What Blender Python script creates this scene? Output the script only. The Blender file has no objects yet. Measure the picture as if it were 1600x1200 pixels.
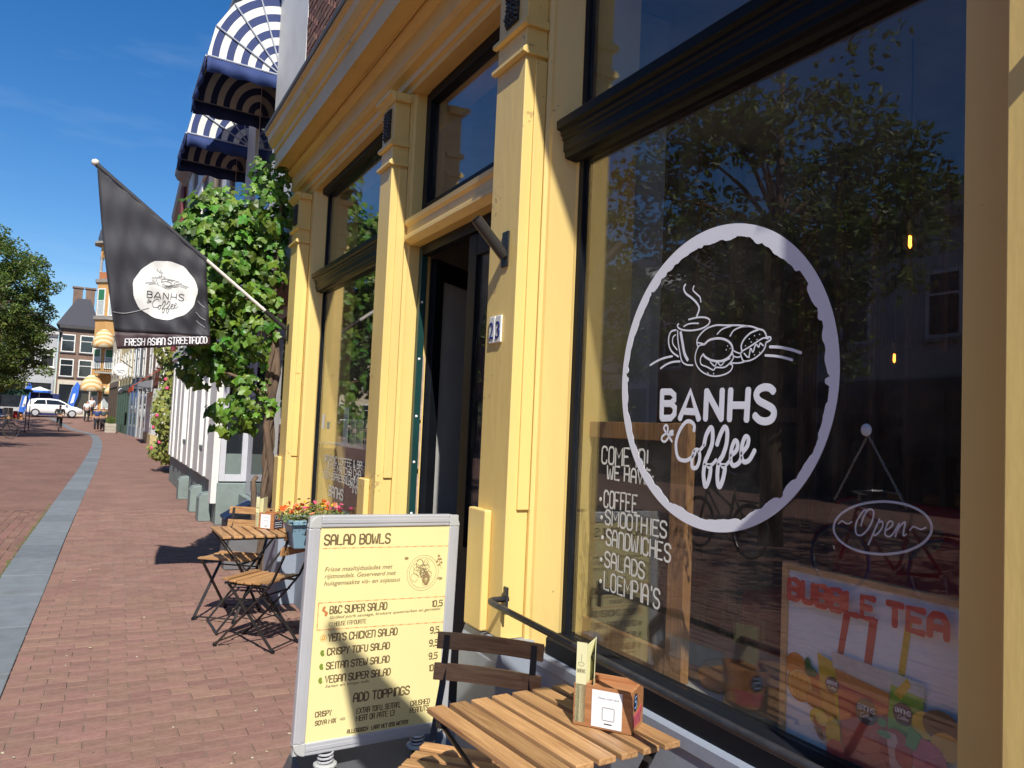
import bpy, bmesh, math, random
import numpy as np
from mathutils import Vector, Matrix
random.seed(7); np.random.seed(7)
R=math.radians
scene=bpy.context.scene; COL=scene.collection
# ------------------------------------------------------------------ camera
cd=bpy.data.cameras.new('camera'); cam=bpy.data.objects.new('camera',cd); COL.objects.link(cam)
cd.sensor_width=36; cd.sensor_fit='HORIZONTAL'; cd.lens=1230/1600*36; cd.clip_start=.05; cd.clip_end=3000
yaw,pit,rol=R(27.7325),R(3.1427),R(2.5066)
fw=Vector((math.sin(yaw)*math.cos(pit),math.cos(yaw)*math.cos(pit),math.sin(pit)))
rt=Vector((math.cos(yaw),-math.sin(yaw),0)); upv=rt.cross(fw)
r2=rt*math.cos(rol)+upv*math.sin(rol); u2=-rt*math.sin(rol)+upv*math.cos(rol)
cam.matrix_world=Matrix(((r2.x,u2.x,-fw.x,0),(r2.y,u2.y,-fw.y,0),(r2.z,u2.z,-fw.z,1.58),(0,0,0,1)))
scene.camera=cam
# ------------------------------------------------------------------ sky and sun
SUN=Vector((-.25,-.88,1.0)).normalized()
w=bpy.data.worlds.new('World'); scene.world=w; w.use_nodes=True
nt=w.node_tree; bg=nt.nodes['Background']
sk=nt.nodes.new('ShaderNodeTexSky'); sk.sky_type='NISHITA'; sk.sun_disc=False
sk.sun_elevation=math.asin(SUN.z); sk.sun_rotation=math.atan2(SUN.x,SUN.y)
sk.air_density=1.0; sk.dust_density=.35; sk.ozone_density=3.0
tc=nt.nodes.new('ShaderNodeTexCoord'); mp=nt.nodes.new('ShaderNodeMapping'); mp.inputs['Scale'].default_value=(1.2,2.2,6)
nz=nt.nodes.new('ShaderNodeTexNoise'); nz.inputs['Scale'].default_value=1.6; nz.inputs['Detail'].default_value=6; nz.inputs['Roughness'].default_value=.6
cr=nt.nodes.new('ShaderNodeValToRGB'); cr.color_ramp.elements[0].position=.56; cr.color_ramp.elements[1].position=.85
cr.color_ramp.elements[1].color=(.16,.16,.16,1)
hs=nt.nodes.new('ShaderNodeHueSaturation'); hs.inputs['Saturation'].default_value=1.36; hs.inputs['Hue'].default_value=.506; hs.inputs['Value'].default_value=1.07
mx=nt.nodes.new('ShaderNodeMixRGB'); mx.inputs['Color2'].default_value=(7,8,9,1)
nt.links.new(tc.outputs['Generated'],mp.inputs['Vector']); nt.links.new(mp.outputs['Vector'],nz.inputs['Vector'])
nt.links.new(nz.outputs['Fac'],cr.inputs['Fac']); nt.links.new(cr.outputs['Color'],mx.inputs['Fac'])
nt.links.new(sk.outputs['Color'],hs.inputs['Color']); nt.links.new(hs.outputs['Color'],mx.inputs['Color1']); nt.links.new(mx.outputs['Color'],bg.inputs['Color'])
bg.inputs['Strength'].default_value=.098
sl=bpy.data.lights.new('sun','SUN'); sl.energy=5.0; sl.angle=R(.55); sl.color=(1,.95,.86)
so=bpy.data.objects.new('sun',sl); COL.objects.link(so); so.rotation_euler=(-SUN).to_track_quat('-Z','Y').to_euler(); so.location=(-5,-20,25)
vs=scene.view_settings; vs.view_transform='Standard'; vs.look='None'; vs.exposure=.36; vs.gamma=1; vs.use_curve_mapping=False
scene.cycles.use_denoising=True; scene.cycles.max_bounces=8; scene.cycles.transparent_max_bounces=16
scene.cycles.sample_clamp_indirect=6; scene.cycles.caustics_reflective=False; scene.cycles.caustics_refractive=False
# ------------------------------------------------------------------ mesh helpers
class MB:
    def __init__(s): s.v=[]; s.f=[]
    def add(s,vs,fs):
        o=len(s.v); s.v+= [tuple(p) for p in vs]; s.f+=[tuple(i+o for i in f) for f in fs]; return s
    def box(s,x0,x1,y0,y1,z0,z1):
        return s.add([(x0,y0,z0),(x1,y0,z0),(x1,y1,z0),(x0,y1,z0),(x0,y0,z1),(x1,y0,z1),(x1,y1,z1),(x0,y1,z1)],
          [(3,2,1,0),(4,5,6,7),(0,1,5,4),(1,2,6,5),(2,3,7,6),(3,0,4,7)])
    def prism(s,a,b):
        n=len(a); return s.add(list(a)+list(b),[tuple(range(n))[::-1],tuple(range(n,2*n))]+[(i,(i+1)%n,n+(i+1)%n,n+i) for i in range(n)])
    def pz(s,poly,z0,z1): return s.prism([(x,y,z0) for x,y in poly],[(x,y,z1) for x,y in poly])
    def py(s,poly,y0,y1): return s.prism([(x,y0,z) for x,z in poly],[(x,y1,z) for x,z in poly])
    def px(s,poly,x0,x1): return s.prism([(x0,y,z) for y,z in poly],[(x1,y,z) for y,z in poly])
    def bar(s,p,q,w,h,up=(0,0,1)):
        p=Vector(p);q=Vector(q);d=(q-p).normalized();u=Vector(up)
        if abs(d.dot(u))>.98:u=Vector((1,0,0))
        a=d.cross(u).normalized()*w/2; b=a.cross(d).normalized()*h/2
        c=[-a-b,a-b,a+b,-a+b]; return s.prism([p+k for k in c],[q+k for k in c])
    def tube(s,pts,r,n=8,cap=True,closed=False,flat=None,fdir=None):
        pts=[Vector(p) for p in pts];N=len(pts);rs=r if isinstance(r,(list,tuple)) else [r]*N
        V=[];ref=Vector(fdir) if fdir else None
        pa=None
        for i,p in enumerate(pts):
            if closed: d=pts[(i+1)%N]-pts[i-1]
            else: d=pts[min(i+1,N-1)]-pts[max(i-1,0)]
            if d.length<1e-9:d=Vector((0,0,1))
            d.normalize()
            if ref is not None: b=ref; a=d.cross(b).normalized()
            else:
                if pa is None:
                    u=Vector((0,0,1)) if abs(d.z)<.9 else Vector((1,0,0)); a=d.cross(u).normalized()
                else:
                    a=pa-d*pa.dot(d)
                    a=a.normalized() if a.length>1e-6 else d.orthogonal().normalized()
                pa=a; b=a.cross(d).normalized()
            for k in range(n):
                t=2*math.pi*k/n; V.append(p+a*math.cos(t)*rs[i]+b*math.sin(t)*(flat if flat else rs[i]))
        F=[(i*n+k,i*n+(k+1)%n,(i+1)*n+(k+1)%n,(i+1)*n+k) for i in range(N-1) for k in range(n)]
        if closed: F+=[((N-1)*n+k,(N-1)*n+(k+1)%n,(k+1)%n,k) for k in range(n)]
        elif cap: F+=[tuple(range(n))[::-1],tuple(range((N-1)*n,N*n))]
        return s.add(V,F)
    def lathe(s,prof,c=(0,0,0),n=16,axis=(0,0,1)):
        ax=Vector(axis).normalized();a=ax.orthogonal().normalized();b=ax.cross(a);c=Vector(c);V=[]
        for r,h in prof:
            for k in range(n):
                t=2*math.pi*k/n; V.append(c+ax*h+(a*math.cos(t)+b*math.sin(t))*max(r,1e-4))
        m=len(prof);F=[(i*n+k,i*n+(k+1)%n,(i+1)*n+(k+1)%n,(i+1)*n+k) for i in range(m-1) for k in range(n)]
        return s.add(V,F+[tuple(range(n))[::-1],tuple(range((m-1)*n,m*n))])
    def stroke(s,pts,wd,org,U,V,N,th=.0012,smooth=True,n=6):
        # a pen line of width wd on the plane org + u*U + v*V
        if smooth and len(pts)>2: pts=catmull(pts)
        o=Vector(org);U=Vector(U);V=Vector(V);N=Vector(N)
        P=[o+U*a+V*b for a,b in pts]
        if len(P)<2: return s
        d0=(P[0]-P[1]).normalized()*wd*.3; d1=(P[-1]-P[-2]).normalized()*wd*.3
        P=[P[0]+d0]+P+[P[-1]+d1]
        s.tube(P,[wd*.28]+[wd*.5]*(len(P)-2)+[wd*.28],n=n,flat=th,fdir=N); return s
    def xf(s,M):
        s.v=[tuple(M@Vector(p)) for p in s.v]; return s
    def build(s,name,mat=None,parent=None,kind=None,bevel=0,smooth=False,label=None):
        me=bpy.data.meshes.new(name); me.from_pydata(s.v,[],s.f); me.validate(); me.update()
        if mat: me.materials.append(mat)
        bm=bmesh.new(); bm.from_mesh(me); bmesh.ops.recalc_face_normals(bm,faces=bm.faces); bm.to_mesh(me); bm.free()
        return link(name,me,parent,kind,bevel,smooth,label)
def link(name,me,parent=None,kind=None,bevel=0,smooth=False,label=None):
    o=bpy.data.objects.new(name,me); COL.objects.link(o)
    if smooth:
        me.polygons.foreach_set('use_smooth',[True]*len(me.polygons))
    if parent:
        o.parent=parent; o.matrix_parent_inverse=WM(parent).inverted()
    if kind:o['kind']=kind
    if label:o['label']=label
    if bevel:
        b=o.modifiers.new('bevel','BEVEL'); b.width=bevel; b.segments=2; b.limit_method='ANGLE'; b.angle_limit=R(50)
    return o
def WM(o):
    M=Matrix.LocRotScale(o.location,o.rotation_euler,o.scale)
    if o.parent: M=WM(o.parent)@o.matrix_parent_inverse@M
    return M
def catmull(pts,k=4):
    P=[Vector((a,b)) for a,b in pts]; out=[]
    for i in range(len(P)-1):
        p0=P[max(i-1,0)];p1=P[i];p2=P[i+1];p3=P[min(i+2,len(P)-1)]
        for j in range(k):
            t=j/k; out.append(tuple(.5*((2*p1)+(p2-p0)*t+(2*p0-5*p1+4*p2-p3)*t*t+(3*p1-p0-3*p2+p3)*t**3)))
    out.append(tuple(P[-1])); return out
def thing(name,label,cat,loc=(0,0,0),rz=0,group=None):
    o=bpy.data.objects.new(name,None); COL.objects.link(o); o.location=loc; o.rotation_euler=(0,0,rz); o.empty_display_size=.1
    o['label']=label;o['category']=cat
    if group:o['group']=group
    return o
def tag(o,label,cat,group=None):
    o['label']=label;o['category']=cat
    if group:o['group']=group
    return o
CH={}
def kids(o): return [c for c in COL.objects if c.parent==o]
def copy_tree(o,loc,rz,label,group=None,mats=None):
    src=[(o,None)]; new={}
    def rec(a,par):
        c=a.copy(); COL.objects.link(c)
        if par: c.parent=par; c.matrix_parent_inverse=a.matrix_parent_inverse.copy()
        for k in list(a.children): rec(k,c)
        return c
    bpy.context.view_layer.update()
    c=rec(o,None); c.location=loc; c.rotation_euler=(0,0,rz); c['label']=label
    if group:c['group']=group; o['group']=group
    return c
# ------------------------------------------------------------------ materials
def node(nt,t,**k):
    n=nt.nodes.new(t)
    for a,b in k.items(): setattr(n,a,b)
    return n
def mat(name,col,rough=.6,metal=0,var=.12,scale=6,bump=.15,bscale=60,stretch=(1,1,1),rnd=0,island=0,dirt=None,spec=.5,coat=0,trans=0,dirtamt=.5,chips=False):
    m=bpy.data.materials.new(name); m.use_nodes=True; nt=m.node_tree; L=nt.links; b=nt.nodes['Principled BSDF']
    b.inputs['Roughness'].default_value=rough; b.inputs['Metallic'].default_value=metal
    b.inputs['Specular IOR Level'].default_value=spec; b.inputs['Coat Weight'].default_value=coat
    t=node(nt,'ShaderNodeTexCoord'); mpn=node(nt,'ShaderNodeMapping'); mpn.inputs['Scale'].default_value=stretch
    L.new(t.outputs['Object'],mpn.inputs['Vector'])
    n=node(nt,'ShaderNodeTexNoise'); n.inputs['Scale'].default_value=scale; n.inputs['Detail'].default_value=6; n.inputs['Roughness'].default_value=.62
    L.new(mpn.outputs['Vector'],n.inputs['Vector'])
    val=node(nt,'ShaderNodeMapRange'); val.inputs['From Min'].default_value=.3; val.inputs['From Max'].default_value=.7
    val.inputs['To Min'].default_value=1-var; val.inputs['To Max'].default_value=1+var; L.new(n.outputs['Fac'],val.inputs['Value'])
    h=node(nt,'ShaderNodeHueSaturation'); h.inputs['Color'].default_value=(*col,1); L.new(val.outputs['Result'],h.inputs['Value'])
    out=h.outputs['Color']
    if rnd or island:
        if rnd: ri=node(nt,'ShaderNodeObjectInfo').outputs['Random']; amt=rnd
        else: ri=node(nt,'ShaderNodeNewGeometry').outputs['Random Per Island']; amt=island
        h2=node(nt,'ShaderNodeHueSaturation'); L.new(out,h2.inputs['Color'])
        a=node(nt,'ShaderNodeMapRange'); a.inputs['To Min'].default_value=1-amt; a.inputs['To Max'].default_value=1+amt; L.new(ri,a.inputs['Value']); L.new(a.outputs['Result'],h2.inputs['Value'])
        mm=node(nt,'ShaderNodeMath',operation='MULTIPLY'); mm.inputs[1].default_value=7.31; L.new(ri,mm.inputs[0])
        fr=node(nt,'ShaderNodeMath',operation='FRACT'); L.new(mm.outputs[0],fr.inputs[0])
        a2=node(nt,'ShaderNodeMapRange'); a2.inputs['To Min'].default_value=.5-amt*.07; a2.inputs['To Max'].default_value=.5+amt*.07; L.new(fr.outputs[0],a2.inputs['Value']); L.new(a2.outputs['Result'],h2.inputs['Hue'])
        out=h2.outputs['Color']
    if dirt:
        n2=node(nt,'ShaderNodeTexNoise'); n2.inputs['Scale'].default_value=1.7; n2.inputs['Detail'].default_value=9; n2.inputs['Roughness'].default_value=.7
        L.new(t.outputs['Object'],n2.inputs['Vector'])
        rp=node(nt,'ShaderNodeMapRange'); rp.inputs['From Min'].default_value=.5; rp.inputs['From Max'].default_value=.78; rp.inputs['To Max'].default_value=dirtamt; L.new(n2.outputs['Fac'],rp.inputs['Value'])
        mxn=node(nt,'ShaderNodeMixRGB'); mxn.inputs['Color2'].default_value=(*dirt,1); L.new(rp.outputs['Result'],mxn.inputs['Fac']); L.new(out,mxn.inputs['Color1']); out=mxn.outputs['Color']
        rr=node(nt,'ShaderNodeMapRange'); rr.inputs['To Min'].default_value=max(rough-.1,.03); rr.inputs['To Max'].default_value=min(rough+.15,1); L.new(n2.outputs['Fac'],rr.inputs['Value']); L.new(rr.outputs['Result'],b.inputs['Roughness'])
    if chips:
        n4=node(nt,'ShaderNodeTexNoise'); n4.inputs['Scale'].default_value=42; n4.inputs['Detail'].default_value=3; L.new(t.outputs['Object'],n4.inputs['Vector'])
        n5=node(nt,'ShaderNodeTexNoise'); n5.inputs['Scale'].default_value=3.1; L.new(t.outputs['Object'],n5.inputs['Vector'])
        mu4=node(nt,'ShaderNodeMath',operation='MULTIPLY'); L.new(n4.outputs['Fac'],mu4.inputs[0]); L.new(n5.outputs['Fac'],mu4.inputs[1])
        gt4=node(nt,'ShaderNodeMapRange'); gt4.inputs['From Min'].default_value=.425; gt4.inputs['From Max'].default_value=.445; gt4.inputs['To Max'].default_value=.55; L.new(mu4.outputs[0],gt4.inputs['Value'])
        mx4=node(nt,'ShaderNodeMixRGB'); mx4.inputs['Color2'].default_value=(.30,.20,.09,1); L.new(gt4.outputs[0],mx4.inputs['Fac']); L.new(out,mx4.inputs['Color1']); out=mx4.outputs['Color']
    L.new(out,b.inputs['Base Color'])
    if bump:
        n3=node(nt,'ShaderNodeTexNoise'); n3.inputs['Scale'].default_value=bscale; n3.inputs['Detail'].default_value=4; L.new(mpn.outputs['Vector'],n3.inputs['Vector'])
        bp=node(nt,'ShaderNodeBump'); bp.inputs['Strength'].default_value=bump; bp.inputs['Distance'].default_value=.004; L.new(n3.outputs['Fac'],bp.inputs['Height']); L.new(bp.outputs['Normal'],b.inputs['Normal'])
    if trans:
        tr=node(nt,'ShaderNodeBsdfTranslucent'); L.new(out,tr.inputs['Color']); ms=node(nt,'ShaderNodeMixShader'); ms.inputs[0].default_value=trans
        L.new(b.outputs[0],ms.inputs[1]); L.new(tr.outputs[0],ms.inputs[2]); L.new(ms.outputs[0],nt.nodes['Material Output'].inputs['Surface'])
    return m
def woodmat(name,col,dark,axis='Y',scale=9,rough=.45,rnd=.18):
    m=bpy.data.materials.new(name); m.use_nodes=True; nt=m.node_tree; L=nt.links; b=nt.nodes['Principled BSDF']; b.inputs['Roughness'].default_value=rough
    t=node(nt,'ShaderNodeTexCoord'); mp=node(nt,'ShaderNodeMapping'); s={'X':(.5,9,9),'Y':(9,.5,9),'Z':(9,9,.5)}[axis]; mp.inputs['Scale'].default_value=s
    oi=node(nt,'ShaderNodeObjectInfo'); ad=node(nt,'ShaderNodeVectorMath',operation='ADD'); L.new(t.outputs['Object'],ad.inputs[0]); 
    mu=node(nt,'ShaderNodeMath',operation='MULTIPLY'); mu.inputs[1].default_value=37; L.new(oi.outputs['Random'],mu.inputs[0]); L.new(mu.outputs[0],ad.inputs[1])
    L.new(ad.outputs[0],mp.inputs['Vector'])
    n=node(nt,'ShaderNodeTexNoise'); n.inputs['Scale'].default_value=scale; n.inputs['Detail'].default_value=8; n.inputs['Distortion'].default_value=.8; L.new(mp.outputs['Vector'],n.inputs['Vector'])
    r=node(nt,'ShaderNodeValToRGB'); e=r.color_ramp.elements; e[0].position=.3; e[0].color=(*dark,1); e[1].position=.62; e[1].color=(*col,1); L.new(n.outputs['Fac'],r.inputs['Fac'])
    h=node(nt,'ShaderNodeHueSaturation'); a=node(nt,'ShaderNodeMapRange'); a.inputs['To Min'].default_value=1-rnd; a.inputs['To Max'].default_value=1+rnd; L.new(oi.outputs['Random'],a.inputs['Value']); L.new(a.outputs[0],h.inputs['Value']); L.new(r.outputs['Color'],h.inputs['Color']); L.new(h.outputs['Color'],b.inputs['Base Color'])
    bp=node(nt,'ShaderNodeBump'); bp.inputs['Strength'].default_value=.25; bp.inputs['Distance'].default_value=.003; L.new(n.outputs['Fac'],bp.inputs['Height']); L.new(bp.outputs['Normal'],b.inputs['Normal'])
    return m
def glassmat(name,tint=(.985,.99,.985)):
    m=bpy.data.materials.new(name); m.use_nodes=True; nt=m.node_tree; L=nt.links; nt.nodes.remove(nt.nodes['Principled BSDF'])
    g=node(nt,'ShaderNodeNewGeometry'); fr=node(nt,'ShaderNodeFresnel'); ior=node(nt,'ShaderNodeMapRange'); ior.inputs['To Min'].default_value=1.66; ior.inputs['To Max'].default_value=1/1.66
    L.new(g.outputs['Backfacing'],ior.inputs['Value']); L.new(ior.outputs[0],fr.inputs['IOR'])
    tr=node(nt,'ShaderNodeBsdfTransparent'); tr.inputs['Color'].default_value=(*tint,1); gl=node(nt,'ShaderNodeBsdfGlossy'); gl.inputs['Roughness'].default_value=0.0
    n=node(nt,'ShaderNodeTexNoise'); n.inputs['Scale'].default_value=.8; tc=node(nt,'ShaderNodeTexCoord'); L.new(tc.outputs['Object'],n.inputs['Vector'])
    bp=node(nt,'ShaderNodeBump'); bp.inputs['Strength'].default_value=.05; bp.inputs['Distance'].default_value=.01; L.new(n.outputs['Fac'],bp.inputs['Height']); L.new(bp.outputs['Normal'],gl.inputs['Normal'])
    df=node(nt,'ShaderNodeBsdfDiffuse'); df.inputs['Color'].default_value=(.75,.73,.68,1); dn=node(nt,'ShaderNodeTexNoise'); dn.inputs['Scale'].default_value=2.4; dn.inputs['Detail'].default_value=9; dn.inputs['Roughness'].default_value=.75; L.new(tc.outputs['Object'],dn.inputs['Vector'])
    dr=node(nt,'ShaderNodeMapRange'); dr.inputs['From Min'].default_value=.42; dr.inputs['From Max'].default_value=.75; dr.inputs['To Min'].default_value=.006; dr.inputs['To Max'].default_value=.045; L.new(dn.outputs['Fac'],dr.inputs['Value'])
    md=node(nt,'ShaderNodeMixShader'); L.new(dr.outputs[0],md.inputs[0]); L.new(tr.outputs[0],md.inputs[1]); L.new(df.outputs[0],md.inputs[2])
    ms=node(nt,'ShaderNodeMixShader'); L.new(fr.outputs[0],ms.inputs[0]); L.new(md.outputs[0],ms.inputs[1]); L.new(gl.outputs[0],ms.inputs[2]); L.new(ms.outputs[0],nt.nodes['Material Output'].inputs['Surface'])
    return m
def stripemat(name,c1,c2,axis,freq,center=None,rough=.8):
    # printed awning cloth: bands around a centre (rings) or along an axis
    m=bpy.data.materials.new(name); m.use_nodes=True; nt=m.node_tree; L=nt.links; b=nt.nodes['Principled BSDF']; b.inputs['Roughness'].default_value=rough
    t=node(nt,'ShaderNodeTexCoord')
    if center is not None:
        sub=node(nt,'ShaderNodeVectorMath',operation='SUBTRACT'); sub.inputs[1].default_value=center; L.new(t.outputs['Object'],sub.inputs[0])
        ml=node(nt,'ShaderNodeVectorMath',operation='MULTIPLY'); ml.inputs[1].default_value=axis; L.new(sub.outputs[0],ml.inputs[0])
        ln=node(nt,'ShaderNodeVectorMath',operation='LENGTH'); L.new(ml.outputs[0],ln.inputs[0]); v=ln.outputs['Value']
    else:
        ln=node(nt,'ShaderNodeVectorMath',operation='DOT_PRODUCT'); ln.inputs[1].default_value=axis; L.new(t.outputs['Object'],ln.inputs[0]); v=ln.outputs['Value']
    mu=node(nt,'ShaderNodeMath',operation='MULTIPLY'); mu.inputs[1].default_value=freq; L.new(v,mu.inputs[0])
    fr=node(nt,'ShaderNodeMath',operation='FRACT'); L.new(mu.outputs[0],fr.inputs[0])
    gt=node(nt,'ShaderNodeMath',operation='GREATER_THAN'); gt.inputs[1].default_value=.5; L.new(fr.outputs[0],gt.inputs[0])
    mx=node(nt,'ShaderNodeMixRGB'); mx.inputs['Color1'].default_value=(*c1,1); mx.inputs['Color2'].default_value=(*c2,1); L.new(gt.outputs[0],mx.inputs['Fac'])
    n=node(nt,'ShaderNodeTexNoise'); n.inputs['Scale'].default_value=4; L.new(t.outputs['Object'],n.inputs['Vector']); h=node(nt,'ShaderNodeHueSaturation'); L.new(mx.outputs[0],h.inputs['Color'])
    a=node(nt,'ShaderNodeMapRange'); a.inputs['To Min'].default_value=.8; a.inputs['To Max'].default_value=1.15; L.new(n.outputs['Fac'],a.inputs['Value']); L.new(a.outputs[0],h.inputs['Value']); L.new(h.outputs[0],b.inputs['Base Color'])
    tr=node(nt,'ShaderNodeBsdfTranslucent'); L.new(h.outputs[0],tr.inputs['Color']); ms=node(nt,'ShaderNodeMixShader'); ms.inputs[0].default_value=.22
    L.new(b.outputs[0],ms.inputs[1]); L.new(tr.outputs[0],ms.inputs[2]); L.new(ms.outputs[0],nt.nodes['Material Output'].inputs['Surface'])
    ms.inputs[0].default_value=.07
    return m
def brickmat(name,c1,c2,mortar,bw=.21,bh=.065,ms=.012,plane='YZ',rough=.85,off=.5,bump=.5):
    m=bpy.data.materials.new(name); m.use_nodes=True; nt=m.node_tree; L=nt.links; b=nt.nodes['Principled BSDF']; b.inputs['Roughness'].default_value=rough
    t=node(nt,'ShaderNodeTexCoord'); sp=node(nt,'ShaderNodeSeparateXYZ'); cb=node(nt,'ShaderNodeCombineXYZ'); L.new(t.outputs['Object'],sp.inputs[0])
    if plane=='XY': L.new(sp.outputs['X'],cb.inputs['X']); L.new(sp.outputs['Y'],cb.inputs['Y'])
    else:
        ad=node(nt,'ShaderNodeMath',operation='ADD'); L.new(sp.outputs['X'],ad.inputs[0]); L.new(sp.outputs['Y'],ad.inputs[1]); L.new(ad.outputs[0],cb.inputs['X']); L.new(sp.outputs['Z'],cb.inputs['Y'])
    br=node(nt,'ShaderNodeTexBrick'); br.offset=off; br.inputs['Color1'].default_value=(*c1,1); br.inputs['Color2'].default_value=(*c2,1); br.inputs['Mortar'].default_value=(*mortar,1)
    br.inputs['Scale'].default_value=1; br.inputs['Brick Width'].default_value=bw; br.inputs['Row Height'].default_value=bh; br.inputs['Mortar Size'].default_value=ms; br.inputs['Bias'].default_value=0
    L.new(cb.outputs[0],br.inputs['Vector'])
    n=node(nt,'ShaderNodeTexNoise'); n.inputs['Scale'].default_value=.9; n.inputs['Detail'].default_value=8; n.inputs['Roughness'].default_value=.7; L.new(t.outputs['Object'],n.inputs['Vector'])
    a=node(nt,'ShaderNodeMapRange'); a.inputs['From Min'].default_value=.3; a.inputs['From Max'].default_value=.7; a.inputs['To Min'].default_value=.78; a.inputs['To Max'].default_value=1.22; L.new(n.outputs['Fac'],a.inputs['Value'])
    h=node(nt,'ShaderNodeHueSaturation'); L.new(br.outputs['Color'],h.inputs['Color']); L.new(a.outputs[0],h.inputs['Value']); L.new(h.outputs[0],b.inputs['Base Color'])
    bp=node(nt,'ShaderNodeBump'); bp.inputs['Strength'].default_value=bump; bp.inputs['Distance'].default_value=.006; bp.invert=True; L.new(br.outputs['Fac'],bp.inputs['Height']); L.new(bp.outputs['Normal'],b.inputs['Normal'])
    return m
def emat(name,col,s):
    m=bpy.data.materials.new(name); m.use_nodes=True; b=m.node_tree.nodes['Principled BSDF']; b.inputs['Base Color'].default_value=(*col,1); b.inputs['Emission Color'].default_value=(*col,1); b.inputs['Emission Strength'].default_value=s; return m
YEL=mat('yellow_paint',(.78,.575,.205),.40,chips=True,var=.07,scale=2.5,bump=.38,bscale=28,stretch=(1,1,.22),dirt=(.55,.40,.16),dirtamt=.28)
YELH=mat('yellow_paint_beam',(.76,.535,.185),.36,chips=True,var=.07,scale=3,bump=.3,bscale=28,stretch=(1,.22,1),dirt=(.40,.27,.11),dirtamt=.4)
BLK=mat('black_gloss_paint',(.010,.012,.016),.42,var=.2,bump=.12,bscale=20,stretch=(1,.3,1),spec=.10)
GREYP=mat('grey_plinth_paint',(.27,.31,.38),.45,var=.08,scale=4,bump=.2,dirt=(.20,.22,.24),dirtamt=.5)
WHITEP=mat('white_paint',(.78,.78,.76),.5,var=.05,scale=5,bump=.15,dirt=(.5,.5,.47),dirtamt=.35)
WHITE=mat('white_print',(.80,.81,.84),.5,var=.02,bump=0)
INK=mat('brown_ink',(.15,.10,.045),.6,var=.1,bump=0)
ORINK=mat('orange_ink',(.72,.20,.05),.6,var=.1,bump=0)
STEEL=mat('dark_steel',(.035,.033,.032),.35,metal=.3,var=.3,bump=.1,dirt=(.10,.06,.04),dirtamt=.4)
RAILM=mat('rail_steel',(.05,.052,.06),.4,metal=.5,var=.3,scale=20,bump=.2,dirt=(.09,.06,.045),dirtamt=.5)
ALU=mat('anodised_aluminium',(.52,.53,.56),.38,metal=.25,var=.04,bump=.05)
ALUP=mat('grey_corner_plastic',(.45,.46,.45),.4,var=.05)
TEAK=woodmat('acacia_wood',(.46,.265,.118),(.27,.135,.055),'Y',rnd=.28)
TEAKX=woodmat('acacia_wood_cross',(.46,.26,.112),(.27,.13,.05),'X',rnd=.28)
WOOD=woodmat('pine_wood',(.50,.27,.11),(.33,.16,.06),'Z',rough=.5)
REDWOOD=woodmat('cherry_wood',(.47,.22,.095),(.33,.135,.055),'X',rough=.45)
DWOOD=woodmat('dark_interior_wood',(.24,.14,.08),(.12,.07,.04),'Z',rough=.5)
GLASS=glassmat('window_glass')
DGLASS=mat('dark_window_glass',(.02,.024,.03),.05,var=.1,bump=0,spec=.8)
BULB=emat('lamp_filament',(1,.30,.035),7)
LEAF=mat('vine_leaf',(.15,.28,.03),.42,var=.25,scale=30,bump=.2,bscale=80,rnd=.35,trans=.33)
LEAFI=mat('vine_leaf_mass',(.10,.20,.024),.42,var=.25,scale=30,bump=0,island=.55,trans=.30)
TREEL=mat('tree_leaf',(.125,.18,.035),.45,var=.2,scale=2,bump=0,island=.5,trans=.42)
BARK=mat('bark',(.13,.085,.055),.9,var=.4,scale=14,bump=1,bscale=40,stretch=(1,1,.3))
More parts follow.
